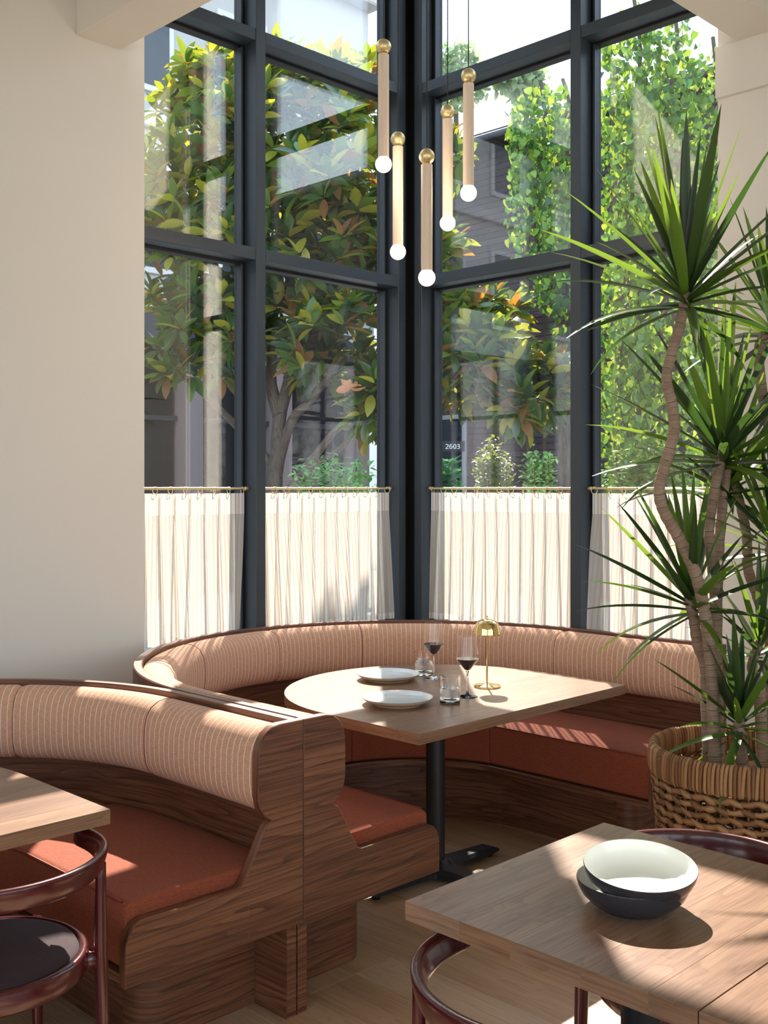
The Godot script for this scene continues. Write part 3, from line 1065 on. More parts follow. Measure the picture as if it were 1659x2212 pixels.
func build_curtains() -> void:
	var sheer := curtain_mat(0.52, 71)
	var double := curtain_mat(0.82, 72)
	var labels := ["striped sheer café curtain, leftmost, beside the cream wall", "striped sheer café curtain on the left window, next to the corner post", "striped sheer café curtain on the right window, next to the corner post", "striped sheer café curtain, rightmost, behind the tall plant"]
	var rods := ["brass curtain rod, leftmost, beside the cream wall", "brass curtain rod on the left window next to the corner post", "brass curtain rod on the right window next to the corner post", "brass curtain rod, rightmost, behind the tall plant"]
	var spans := [[true, 1.25, 1.85], [true, 0.245, 1.15], [false, 0.245, 1.2], [false, 1.30, 1.985]]
	var rg := RandomNumberGenerator.new()
	rg.seed = 19
	for k in 4:
		var left: bool = spans[k][0]
		var u0: float = spans[k][1]
		var u1: float = spans[k][2]
		var D := 0.078
		var place := func(u: float, h: float, d: float) -> Vector3: return Vector3(d, h, u) if left else Vector3(u, h, d)
		var ro := thing("curtain_rod", rods[k], "curtain rod", place.call((u0 + u1) / 2, 1.555, D), "brass café rods")
		part(ro, "rod", MB.new().tube([place.call(u0 - 0.012, 1.555, D), place.call(u1 + 0.004, 1.555, D)], [0.0062], 12).fix(), M.rod)
		part(ro, "finial", MB.new().tube([place.call(u0 - 0.022, 1.555, D), place.call(u0 - 0.018, 1.555, D), place.call(u0 - 0.004, 1.555, D), place.call(u0 - 0.001, 1.555, D)], [0.008, 0.0095, 0.0095, 0.007], 14).fix(), M.rod)
		var o := thing("cafe_curtain", labels[k], "curtain", place.call((u0 + u1) / 2, 0.84, D), "striped café curtains")
		var N := int(round((u1 - u0) / 0.082))
		var ph := []
		for j in N + 1:
			ph.append(rg.randf_range(-0.25, 0.25))
		var bands := [["fabric", 1.432, 0.872, 9, sheer], ["header", 1.532, 1.432, 3, double], ["hem", 0.872, 0.838, 2, double]]
		for b in bands:
			var R := []
			var UV := []
			var rows: int = b[3]
			for i in rows:
				var h: float = lerpf(b[1], b[2], float(i) / (rows - 1))
				var dn := clampf((1.432 - h) / 0.55, 0.0, 1.0)
				var amp := 0.010 if h > 1.43 else 0.010 + 0.012 * dn
				var row := PackedVector3Array()
				var ur := PackedVector2Array()
				var q := 14
				for j in N * q + 1:
					var t := float(j) / q
					var kk := int(t)
					var fr := t - kk
					var sway: float = lerpf(ph[mini(kk, N)], ph[mini(kk + 1, N)], fr)
					# a pleat: a flat front and a deep narrow fold
					var fold := pow(0.5 + 0.5 * cos(TAU * (t + sway * dn * 0.8)), 2.2)
					var u := u0 + 0.012 + (u1 - u0 - 0.012) * (t / N) + sin(TAU * (t + sway * dn)) * (0.025 + 0.004 * sway * dn) * (1.0 if h < 1.43 else 0.85)
					if t > 0 and t < N:
						u += 0.010 * dn * sin(t * 2.1 + k * 1.7)
					row.append(place.call(u, h, D - 0.012 + amp * 2.6 * fold + 0.004 * dn * sin(t * 1.3 + k)))
					ur.append(Vector2(t * 0.13, h))
				R.append(row)
				UV.append(ur)
			var mb := MB.new()
			mb.grid(R, UV)
			part(o, b[0], mb, b[4])
		var rm := MB.new().tube(ring_pts2(0.0165, 20), [0.0021], 6, 1.0, false, true).mesh()
		for j in N + 1:
			var u: float = u0 + 0.012 + (u1 - u0 - 0.02) * float(j) / N
			var rn := MeshInstance3D.new()
			rn.mesh = rm
			rn.material_override = M.rod
			rn.name = "ring"
			o.add_child(rn, true)
			var c: Vector3 = place.call(u, 1.5455, D)
			rn.position = c - o.position
			rn.rotation.y = (0.0 if left else PI / 2) + rg.randf_range(-0.5, 0.5)

func ring_pts2(r: float, n: int) -> Array:
	var o := []
	for k in n + 1:
		var a := TAU * k / n
		o.append(Vector3(cos(a) * r, sin(a) * r, 0))
	return o

# ---------------------------------------------------------------- the tall plant in its basket
func leaf_mesh(base: Vector3, dir: Vector3, length: float, width: float, droop: float, twist: float) -> MB:
	var n := 8
	var R := []
	var UV := []
	var d := dir.normalized()
	var p := base
	var side := d.cross(Vector3.UP)
	if side.length() < 0.05:
		side = Vector3(1, 0, 0)
	side = side.normalized().rotated(d, twist)
	for i in n + 1:
		var t := float(i) / n
		var w := width * (0.62 + 0.38 * sin(minf(1.0, t / 0.35) * PI / 2)) * (1.0 if t < 0.35 else pow(maxf(0.0, 1.0 - pow((t - 0.35) / 0.65, 1.7)), 0.8))
		side = (side - d * side.dot(d)).normalized()
		var up := side.cross(d).normalized()
		if p.z < 0.2 + w * 0.5:
			p.z = 0.2 + w * 0.5
		R.append(PackedVector3Array([p - side * w * 0.5 + up * w * 0.16, p - up * w * 0.06, p + side * w * 0.5 + up * w * 0.16]))
		UV.append(PackedVector2Array([Vector2(0, t), Vector2(0.5, t), Vector2(1, t)]))
		p += d * length / n
		d = (d + Vector3.DOWN * droop * (0.25 + t) / n * 2.2).normalized()
	var mb := MB.new()
	mb.grid(R, UV)
	return mb

func spline(pts: Array, sub: int) -> Array:
	var o := []
	for i in pts.size() - 1:
		var a: Vector3 = pts[maxi(i - 1, 0)]
		var b: Vector3 = pts[i]
		var c: Vector3 = pts[i + 1]
		var d: Vector3 = pts[mini(i + 2, pts.size() - 1)]
		for k in sub:
			o.append(b.cubic_interpolate(c, a, d, float(k) / sub))
	o.append(pts[-1])
	return o

func build_plant() -> void:
	var B := Vector3(2.51, 0, 0.93)
	var RT := 0.315
	var wick := []
	for h in ["8f6540", "775231", "9f7850"]:
		wick.append(sm(h, 0.65))
	var o := thing("wicker_basket", "large round woven wicker basket holding the tall plant", "basket", B)
	var top := 0.645
	# wrapped rim: coil after coil of twisted grass
	var loop := []
	for q in [Vector2(0.012, 0.0), Vector2(0.014, -0.03), Vector2(0.012, -0.075), Vector2(0.003, -0.084), Vector2(-0.006, -0.075), Vector2(-0.009, -0.03), Vector2(-0.007, 0.0), Vector2(0.003, 0.012), Vector2(0.012, 0.0)]:
		loop.append(Vector3(q.x, q.y, 0.0))
	loop = spline(loop, 2)
	for j in loop.size():
		loop[j] = loop[j] + Vector3(0, 0, 0.003 * sin(TAU * j / (loop.size() - 1)))
	var wm := MB.new().tube(loop, [0.0068], 6, 1.0, false, true).mesh()
	var rg := RandomNumberGenerator.new()
	rg.seed = 5
	var core := MB.new().lathe([[Vector2(RT - 0.006, top - 0.08), Vector2(RT + 0.01, top - 0.08), Vector2(RT + 0.01, top), Vector2(RT - 0.006, top), Vector2(RT - 0.006, top - 0.08)]], Vector3.ZERO, 60)
	piece(o, "rim_core", core, wick[1])
	var nw := 150
	for k in nw:
		var a := TAU * k / nw
		var bs := Basis(Vector3.UP, -a + rg.randf_range(-0.04, 0.04)) * Basis(Vector3.RIGHT, rg.randf_range(-0.05, 0.05))
		piece(o, "rim_wrap", wm, wick[rg.randi() % 3], Transform3D(bs, Vector3(cos(a) * RT, top + rg.randf_range(-0.002, 0.002), sin(a) * RT)))
	# stakes and woven strands
	var ns := 46
	var rad := func(h: float) -> float: return lerpf(0.255, RT + 0.002, pow(h / 0.56, 0.75))
	var sp := []
	for i in 7:
		var h := 0.57 * i / 6.0
		sp.append(Vector3(rad.call(h), h, 0))
	var stm := MB.new().tube(sp, [0.0042], 6).mesh()
	for k in ns:
		piece(o, "stake", stm, wick[1], Transform3D(Basis(Vector3.UP, -TAU * k / ns), Vector3.ZERO))
	var rows := 18
	for r in rows:
		var h := 0.02 + r * 0.0305
		for s in 2:
			var R := []
			var UV := []
			var steps := ns * 4
			for i in steps + 1:
				var a := TAU * i / steps
				var ph := a * ns / 2.0 + PI * (r % 2) + PI * s
				var rr: float = rad.call(h) + 0.008 * cos(ph)
				var hh := h + 0.004 * sin(ph + 0.6) * (1.0 if s == 0 else -1.0)
				var ra := Vector3(cos(a), 0, sin(a))
				var w := 0.0125 + 0.002 * sin(a * 37.0 + r)
				var c := ra * rr + Vector3.UP * hh
				var tw := 0.5 * sin(ph * 1.0 + s)
				var u1 := (Vector3.UP + ra * tw).normalized()
				var v1 := (ra - Vector3.UP * tw).normalized()
				R.append(PackedVector3Array([c - u1 * w, c + v1 * 0.002, c + u1 * w, c - v1 * 0.002, c - u1 * w]))
				UV.append(PackedVector2Array([Vector2(a, 0), Vector2(a, 0.3), Vector2(a, 0.5), Vector2(a, 0.7), Vector2(a, 1)]))
			var mb := MB.new()
			mb.grid(R, UV, true, true)
			piece(o, "woven_strand", mb, wick[(r + s) % 3])
	piece(o, "bottom", MB.new().lathe([[Vector2(0, 0.004), Vector2(0.25, 0.004), Vector2(0.25, 0.016), Vector2(0, 0.016)]], Vector3.ZERO, 40), wick[1])
	# plant
	var p := thing("dracaena_plant", "tall many-stemmed dracaena with spiky green leaf crowns", "plant", B + Vector3(0, 0.5, 0))
	var soil := []
	var su := []
	for i in 9:
		var row := PackedVector3Array()
		var ur := PackedVector2Array()
		for j in 41:
			var a := TAU * j / 40.0
			var q := 0.292 * i / 8.0
			row.append(B + Vector3(cos(a) * q, 0.545 + (0.012 * sin(a * 5.0 + i) + 0.008 * sin(a * 11.0 + i * 2.0)) * minf(1.0, i / 2.0) * (1.0 if i < 8 else 0.0), sin(a) * q))
			ur.append(Vector2(a, q))
		soil.append(row)
		su.append(ur)
	var sb := MB.new()
	sb.grid(soil, su, false, true)
	part(p, "leaf_litter", sb, sm("6b4d33", 0.95))
	var bark := wood(81, "6e5a4b", "957f6c", "b09a85", 16.0, 0.6)
	var bi := bark.get_image()
	bi.rotate_90(CLOCKWISE)
	var bm := wood_mat(ImageTexture.create_from_image(bi), "ffffff", 0.8, Vector2(0.16, 0.5))
	var D := 3.75
	var stems := [
		[[1547, 1690, 3.74], [1541, 1560, 3.74], [1537, 1450, 3.74], [1529, 1370, 3.73], [1518, 1300, 3.72], [1500, 1232, 3.7], [1468, 1165, 3.68], [1436, 1108, 3.66], [1424, 1060, 3.65], [1438, 1000, 3.65], [1456, 935, 3.65], [1453, 880, 3.65], [1440, 820, 3.65], [1452, 760, 3.65], [1470, 700, 3.65], [1480, 640, 3.65], [1481, 600, 3.65]],
		[[1532, 1690, 3.8], [1528, 1560, 3.8], [1524, 1440, 3.8], [1508, 1395, 3.78], [1499, 1340, 3.78], [1490, 1300, 3.78], [1487, 1262, 3.78]],
		[[1552, 1690, 3.82], [1546, 1500, 3.85], [1547, 1340, 3.88], [1541, 1240, 3.88], [1532, 1150, 3.9], [1543, 1060, 3.9], [1560, 985, 3.9], [1563, 950, 3.9]],
		[[1556, 1700, 3.88], [1548, 1480, 3.92], [1550, 1250, 3.95], [1560, 1100, 3.95], [1572, 1000, 3.95]],
		[[1612, 1700, 3.72], [1600, 1620, 3.7], [1598, 1560, 3.68], [1599, 1535, 3.68]],
		[[1640, 1700, 3.95], [1660, 1560, 4.0], [1665, 1400, 4.02], [1640, 1300, 4.05], [1616, 1230, 4.05], [1613, 1160, 4.05], [1598, 1085, 4.05], [1582, 1035, 4.05]],
		[[1650, 1700, 3.85], [1640, 1500, 3.85], [1625, 1440, 3.85], [1640, 1385, 3.85]],
		[[1660, 1690, 3.95], [1690, 1400, 3.95], [1668, 1200, 3.95], [1672, 1150, 3.95]],
		[[1655, 1690, 4.05], [1720, 1300, 4.1], [1640, 800, 4.1], [1670, 715, 4.1], [1672, 690, 4.1]],
	]
	for s in stems:
		var pts := []
		for q in s:
			pts.append(at(q[0], q[1], q[2]))
		pts = spline(pts, 8)
		var rr := []
		for j in pts.size():
			var t := float(j) / (pts.size() - 1)
			rr.append(lerpf(0.0225, 0.0165, t) * (1.0 + 0.06 * sin(j * 2.1)))
		part(p, "stem", MB.new().tube(pts, rr, 12), bm)
	# crowns: place, leaf count, length, lean of the crown, least and greatest angle off its axis
	var crowns := [
		[[1482, 622, 3.65], 46, 0.60, Vector3(0.0, 1, 0.0), 4.0, 112.0],
		[[1563, 965, 3.9], 46, 0.62, Vector3(0.0, 1, 0.0), 5.0, 108.0],
		[[1492, 1285, 3.78], 34, 0.48, Vector3(-0.1, 1, 0.1), 8.0, 118.0],
		[[1598, 1545, 3.68], 32, 0.37, Vector3(0.0, 1, 0.0), 8.0, 130.0],
		[[1580, 1040, 4.05], 26, 0.5, Vector3(0.2, 1, -0.2), 10.0, 105.0],
		[[1641, 1385, 3.85], 26, 0.36, Vector3(0.1, 1, 0.0), 8.0, 110.0],
		[[1672, 1160, 3.95], 34, 0.5, Vector3(-0.1, 1, 0.1), 8.0, 110.0],
		[[1672, 695, 4.1], 38, 0.52, Vector3(0.0, 1, 0.0), 8.0, 115.0],
	]
	var greens := []
	for g in [["243f1a", "566f1b"], ["1c361c", "42601c"], ["3f6022", "7c9a30"], ["182d1c", "37541d"]]:
		var m := sm(g[0], 0.36)
		m.backlight_enabled = true
		m.backlight = Color(g[1])
		greens.append(m)
	rg.seed = 33
	for c in crowns:
		var q: Array = c[0]
		var base := at(q[0], q[1], q[2])
		var ax: Vector3 = (c[3] as Vector3).normalized()
		var e1 := ax.cross(Vector3(0.3, 0.1, 0.9)).normalized()
		var e2 := ax.cross(e1)
		for k in c[1]:
			var t: float = (k + 0.5) / float(c[1])
			var th := deg_to_rad(lerpf(c[4], c[5] - 6.0, pow(t, 1.15)) + rg.randf_range(-6, 6))
			var ph: float = k * 2.39996 + rg.randf_range(-0.25, 0.25)
			var d: Vector3 = ax * cos(th) + (e1 * cos(ph) + e2 * sin(ph)) * sin(th)
			var le: float = c[2] * rg.randf_range(0.72, 1.08) * (1.0 - 0.12 * t)
			var b2: Vector3 = base - ax * (0.075 * t)
			part(p, "leaf", leaf_mesh(b2, d, le, rg.randf_range(0.030, 0.042) * sqrt(c[2] / 0.6), lerpf(0.05, 0.7, pow(t, 3.0)) * rg.randf_range(0.6, 1.3), rg.randf_range(-0.4, 0.4)), greens[rg.randi() % 4])

# ---------------------------------------------------------------- outside
func blade(length: float, width: float, fold: float, bend: float, heart := 0.0) -> ArrayMesh:
	# a broad leaf along +y from its stalk
	var R := []
	var UV := []
	var n := 5
	for i in n + 1:
		var t := float(i) / n
		var w := width * pow(sin(PI * clampf(t * 0.94 + 0.06 + heart * (1.0 - t) * 0.3, 0.0, 1.0)), 0.8)
		if i == n:
			w = 0.0
		var z := bend * t * t * length
		R.append(PackedVector3Array([Vector3(-w * 0.5, t * length, z + fold * w), Vector3(0, t * length, z), Vector3(w * 0.5, t * length, z + fold * w)]))
		UV.append(PackedVector2Array([Vector2(0, t), Vector2(0.5, t), Vector2(1, t)]))
	var mb := MB.new()
	mb.grid(R, UV)
	return mb.mesh()

func leaf_green(albedo: String, back: String, rough: float) -> StandardMaterial3D:
	var m := sm(albedo, rough)
	m.backlight_enabled = true
	m.backlight = Color(back)
	return m

# the nearest 300 leaves in view are parts, the rest one mass
func foliage(o: Node3D, lm: ArrayMesh, spots: Array, mats: Array, tints: Array, most := 300) -> void:
	var f := Vector3(-sin(deg_to_rad(YAW)), 0, -cos(deg_to_rad(YAW)))
	var order := []
	for k in spots.size():
		var d: Vector3 = (spots[k][0] as Transform3D).origin - CAM
		var seen := absf(d.dot(f.cross(Vector3.UP)) / d.dot(f)) < 0.34 and d.y / d.dot(f) < 0.45 and d.y / d.dot(f) > -0.02
		order.append([d.dot(f) + (0.0 if seen else 100.0), k])
	order.sort_custom(func(a, b): return a[0] < b[0])
	var near := mini(most, order.size())
	for j in near:
		var s: Array = spots[order[j][1]]
		var t: Transform3D = s[0]
		t.origin -= o.position
		piece(o, "leaf", lm, mats[s[1]], t)
	if order.size() > near:
		var by := {}
		for j in range(near, order.size()):
			var s: Array = spots[order[j][1]]
			if not by.has(s[1]):
				by[s[1]] = []
			by[s[1]].append(s[0])
		for c in by:
			var mm := MultiMesh.new()
			mm.transform_format = MultiMesh.TRANSFORM_3D
			mm.mesh = lm
			mm.instance_count = by[c].size()
			for j in by[c].size():
				var t: Transform3D = by[c][j]
				t.origin -= o.position
				mm.set_instance_transform(j, t)
			var mi := MultiMeshInstance3D.new()
			mi.multimesh = mm
			mi.material_override = mats[c]
			mi.name = "leaf_mass"
			mi.set_meta("kind", "stuff")
			o.add_child(mi, true)

func leaf_at(p: Vector3, dir: Vector3, roll: float, s: float) -> Transform3D:
	var y := dir.normalized()
	var x := y.cross(Vector3.UP)
	if x.length() < 0.05:
		x = Vector3.RIGHT
	x = x.normalized().rotated(y, roll)
	var z := x.cross(y)
	return Transform3D(Basis(x * s, y * s, z * s), p)

func rand_dir(r: RandomNumberGenerator) -> Vector3:
	var z := r.randf_range(-1, 1)
	var a := r.randf() * TAU
	var q := sqrt(1 - z * z)
	return Vector3(q * cos(a), z, q * sin(a))

func build_outside() -> void:
	var r := RandomNumberGenerator.new()
	r.seed = 91
	struct("ground", MB.new().box(Vector3(-60, -0.7, -60), Vector3(60, -0.31, 60)), sm("a9a59c", 0.95))
	# magnolia outside the left window
	var bark := wood(83, "3a332b", "574d42", "6f6455", 12.0, 0.6)
	var bm := wood_mat(bark, "ffffff", 0.9, Vector2(0.8, 0.12))
	var base := at(590, 1053, 11.29)
	base.y = -0.31
	var t := thing("magnolia_tree", "large magnolia with glossy leaves and rusty undersides, outside the left window", "tree", base)
	var b0 := at(592, 1060, 11.29)
	var limbs := [
		[[base, b0, at(598, 990, 11.29), at(604, 900, 11.29), at(622, 830, 11.36), at(640, 745, 11.42), at(656, 660, 11.42), at(690, 590, 11.29), at(720, 480, 11.15), at(735, 330, 11.29)], 0.102, 0.027],
		[[b0, at(605, 985, 11.29), at(632, 905, 11.22), at(668, 868, 11.15), at(705, 820, 11.02), at(740, 770, 10.88)], 0.075, 0.024],
		[[at(598, 1100, 11.29), at(640, 1040, 11.15), at(688, 975, 10.95), at(730, 925, 10.81), at(770, 895, 10.74)], 0.068, 0.024],
		[[at(650, 1030, 11.15), at(700, 990, 11.02), at(740, 965, 10.88), at(775, 915, 10.88)], 0.048, 0.020],
		[[at(604, 900, 11.29), at(585, 830, 11.42), at(586, 760, 11.56), at(560, 620, 11.70), at(500, 420, 11.83), at(480, 250, 11.83)], 0.082, 0.022],
		[[at(594, 1010, 11.29), at(520, 930, 11.56), at(450, 860, 11.83), at(380, 800, 11.97), at(330, 740, 11.97)], 0.054, 0.019],
		[[at(656, 660, 11.42), at(630, 640, 11.29), at(600, 600, 11.15), at(560, 520, 11.02)], 0.048, 0.016],
		[[at(690, 590, 11.29), at(780, 560, 11.15), at(900, 620, 10.88), at(1000, 690, 10.74), at(1100, 760, 10.61)], 0.054, 0.016],
		[[at(656, 660, 11.42), at(740, 640, 11.70), at(860, 700, 11.83), at(980, 760, 11.83)], 0.048, 0.016],
		[[at(560, 620, 11.70), at(620, 450, 12.10), at(640, 300, 12.24), at(620, 180, 12.24)], 0.048, 0.016],
	]
	for l in limbs:
		var pts := spline(l[0], 5)
		var rr := []
		for j in pts.size():
			rr.append(lerpf(l[1], l[2], pow(float(j) / (pts.size() - 1), 0.8)))
		part(t, "branch", MB.new().tube(pts, rr, 9), bm)
	var mats := [leaf_green("2c4a24", "7c8819", 0.2), leaf_green("3d5f2c", "949620", 0.3), leaf_green("84842a", "ab9f20", 0.35), leaf_green("6a4a28", "9f7120", 0.55), leaf_green("1f3a22", "5b711a", 0.28)]
	var lm := blade(1.0, 0.42, 0.16, -0.14)
	var spots := []
	# lobes of the crown: px, py, depth, half widths in px, half depth in metres, clusters
	var lobes := [[470, 420, 8.6, 190, 330, 1.1, 150], [700, 430, 8.5, 170, 300, 1.1, 150], [430, 720, 8.5, 150, 140, 0.9, 45], [700, 720, 8.2, 150, 110, 0.8, 42], [820, 860, 7.9, 75, 80, 0.5, 26], [1010, 740, 7.8, 130, 150, 0.7, 62], [1130, 830, 7.7, 110, 90, 0.5, 34], [880, 560, 8.3, 130, 130, 0.8, 40], [620, 190, 8.8, 260, 90, 0.9, 60], [985, 330, 8.6, 40, 70, 0.4, 5]]
	for L in lobes:
		for k in int(L[6] * 1.8):
			var d := rand_dir(r) * pow(r.randf(), 0.42)
			var dp: float = (L[2] + d.z * L[5]) * 1.36
			var c := at(L[0] + d.x * L[3], L[1] - d.y * L[4], dp)
			var ax := (Vector3(d.x, d.y + 0.5, 0).rotated(Vector3.UP, deg_to_rad(YAW)) + Vector3(r.randf_range(-0.6, 0.6), r.randf_range(-0.3, 0.6), r.randf_range(-0.6, 0.6))).normalized()
			var e1 := ax.cross(Vector3(0.31, 0.2, 0.9)).normalized()
			var e2 := ax.cross(e1)
			var n := 7 + r.randi() % 4
			for j in n:
				var ph := j * 2.39996 + r.randf() * 0.5
				var th := deg_to_rad(lerpf(25.0, 95.0, (j + 0.5) / n) + r.randf_range(-12, 12))
				var dir := ax * cos(th) + (e1 * cos(ph) + e2 * sin(ph)) * sin(th)
				var kind := 0
				var q := r.randf()
				if q < 0.30:
					kind = 1
				elif q < 0.47:
					kind = 2
				elif q < 0.58:
					kind = 3
				elif q < 0.82:
					kind = 4
				spots.append([leaf_at(c + dir * 0.02 - ax * 0.05 * (float(j) / n), dir, r.randf_range(-0.7, 0.7), r.randf_range(0.19, 0.29)), kind])
	foliage(t, lm, spots, mats, [])
	# a faded bloom on the magnolia
	var bl := at(757, 838, 10.2)
	var bmat := leaf_green("c98a62", "d8a070", 0.6)
	var petal := blade(0.15, 0.08, 0.25, -0.25)
	for k in 6:
		var dir := Vector3(cos(k * 1.1), 0.3 + 0.5 * sin(k * 2.3), sin(k * 1.1))
		piece(t, "petal", petal, bmat, Transform3D(leaf_at(Vector3.ZERO, dir, k * 0.7, 1.0).basis, bl - t.position))
	# climbing vines with light green leaves
	var vm := [leaf_green("4c7424", "829727", 0.5), leaf_green("345c22", "6c8a24", 0.5), leaf_green("6a9030", "939e34", 0.5), leaf_green("234820", "456d23", 0.45)]
	var vl := blade(1.0, 0.95, 0.1, -0.2, 1.0)
	var vines := [["climbing vine of light green leaves, seen in the pane right of the corner", [[1165, 420, 11.0, 75, 260, 0.4, 620], [1130, 300, 11.0, 40, 110, 0.3, 160], [1200, 560, 10.8, 45, 160, 0.3, 240], [1215, 300, 11.0, 40, 130, 0.3, 150]]], ["wide curtain of leafy vine, outside the rightmost window", [[1370, 300, 10.5, 95, 300, 0.4, 900], [1450, 250, 10.6, 90, 260, 0.4, 600], [1350, 760, 10.4, 80, 330, 0.35, 800], [1450, 800, 10.5, 100, 330, 0.4, 700], [1540, 500, 10.6, 70, 420, 0.4, 600]]]]
	for v in vines:
		var first: Array = v[1][0]
		var gb := at(first[0], first[1], first[2])
		gb.y = -0.31
		var o := thing("climbing_vine", v[0], "vine", gb, "climbing vines outside")
		var sp := []
		for L in v[1]:
			L[6] = int(L[6] * 1.35)
			L[5] = L[5] * 1.6
			var pts := []
			for j in 6:
				pts.append(at(L[0] + 14.0 * sin(j * 1.7), L[1] - L[4] + 2.0 * L[4] * j / 5.0, L[2] + 0.1))
			if pts[5].y > 0.5:
				pts.append(Vector3(pts[5].x, -0.3, pts[5].z))
			part(o, "stem", MB.new().tube(spline(pts, 3), [0.02], 7), bm)
			for k in L[6]:
				var d := rand_dir(r) * pow(r.randf(), 0.4)
				var c := at(L[0] + d.x * L[3], L[1] - d.y * L[4], L[2] + d.z * L[5])
				var dir := Vector3(r.randf_range(-0.5, 0.5), -1.0 + r.randf_range(-0.3, 0.5), r.randf_range(-0.5, 0.5))
				sp.append([leaf_at(c, dir, r.randf() * TAU, r.randf_range(0.05, 0.095)), r.randi() % 4])
		foliage(o, vl, sp, vm, [])
	# shrubs below the sill line
	var shr := [["shrub_with_small_leaves", "bright green shrub of upright stems under the magnolia", [720, 1010, 7.4, 105, 60, 0.35], 90, 0.045, ["3d7a3a", "2e6a3c", "4f8a3a", "6fa24a"], "65843a"], ["clipped_shrub", "small olive green shrub beside the house number", [1068, 985, 12.0, 42, 65, 0.35], 70, 0.06, ["5a6b1e", "6b7a26", "49591e", "7c8a30"], "7c822e"], ["arching_shrub", "pale arching shrub with fine leaves, right of the olive shrub", [1165, 995, 9.6, 38, 60, 0.3], 80, 0.05, ["6f9a4a", "87aa58", "5a8540", "a6bd78"], "87965d"], ["leafy_shrub", "dark green shrub right beside the corner post", [962, 1010, 8.0, 26, 60, 0.3], 40, 0.08, ["2a5a3c", "24503a", "356a40", "1f4432"], "5a9a50"], ["hedge_shrub", "leafy shrub at the foot of the wide vine", [1390, 990, 9.5, 120, 70, 0.5], 110, 0.06, ["4a6a24", "587a2a", "3a5a22", "6d8a34"], "72842e"]]
	for s in shr:
		var L: Array = s[2]
		var gb := at(L[0], L[1], L[2])
		var hgt := gb.y
		gb.y = -0.31
		var o := thing(s[0], s[1], "shrub", gb, "shrubs outside the windows")
		var sp := []
		var gm := []
		for g in s[5]:
			gm.append(leaf_green(g, s[6], 0.45))
		for k in s[3]:
			var d := rand_dir(r) * pow(r.randf(), 0.5)
			var tip := at(L[0] + d.x * L[3], L[1] - absf(d.y) * L[4] + 20.0, L[2] + d.z * L[5])
			var root := gb + Vector3(r.randf_range(-0.1, 0.1), 0, r.randf_range(-0.1, 0.1))
			if k % 6 == 0:
				part(o, "stem", MB.new().tube([root, root.lerp(tip, 0.6) + Vector3(0, 0.15, 0), tip], [0.012, 0.008, 0.003], 6), bm)
			for j in 14:
				var q := r.randf() * 0.35
				var c := tip - Vector3(0, q, 0) + Vector3(r.randf_range(-0.04, 0.04), 0, r.randf_range(-0.04, 0.04))
				sp.append([leaf_at(c, Vector3(r.randf_range(-1, 1), r.randf_range(-0.3, 0.8), r.randf_range(-1, 1)), r.randf_range(-0.6, 0.6), s[4] * r.randf_range(0.7, 1.3)), r.randi() % 4])
		foliage(o, blade(1.0, 0.6, 0.1, -0.1), sp, gm, [])
	build_houses(r)
	# far trees over the roofs
	var fm := [leaf_green("5b7150", "8ca070", 0.8), leaf_green("6a8060", "a0b080", 0.8), leaf_green("4f6648", "84986a", 0.8)]
	var far := [["round far tree over the pale roof, left of the pendants' cords", [985, 165, 60.0, 70, 75]], ["round far tree over the pale roof, farther right", [1120, 170, 60.0, 60, 50]], ["broad far tree behind the vine and the right mullion", [1190, 260, 60.0, 80, 60]]]
	for f in far:
		var L: Array = f[1]
		var gb := at(L[0], L[1], L[2])
		var mid := gb
		gb.y = -0.31
		var o := thing("far_tree", f[0], "tree", gb, "trees over the roofs")
		part(o, "trunk", MB.new().tube([gb, gb.lerp(mid, 0.6), mid], [0.4, 0.3, 0.1], 9), bm)
		var sp := []
		for k in 700:
			var d := rand_dir(r) * pow(r.randf(), 0.35)
			sp.append([leaf_at(at(L[0] + d.x * L[3] * (1.0 + 0.2 * sin(d.y * 9.0)), L[1] - d.y * L[4], L[2] + d.z * 2.0), rand_dir(r), r.randf() * TAU, r.randf_range(0.3, 0.6)), r.randi() % 3])
		foliage(o, blade(1.0, 0.7, 0.1, -0.1), sp, fm, [], 0)

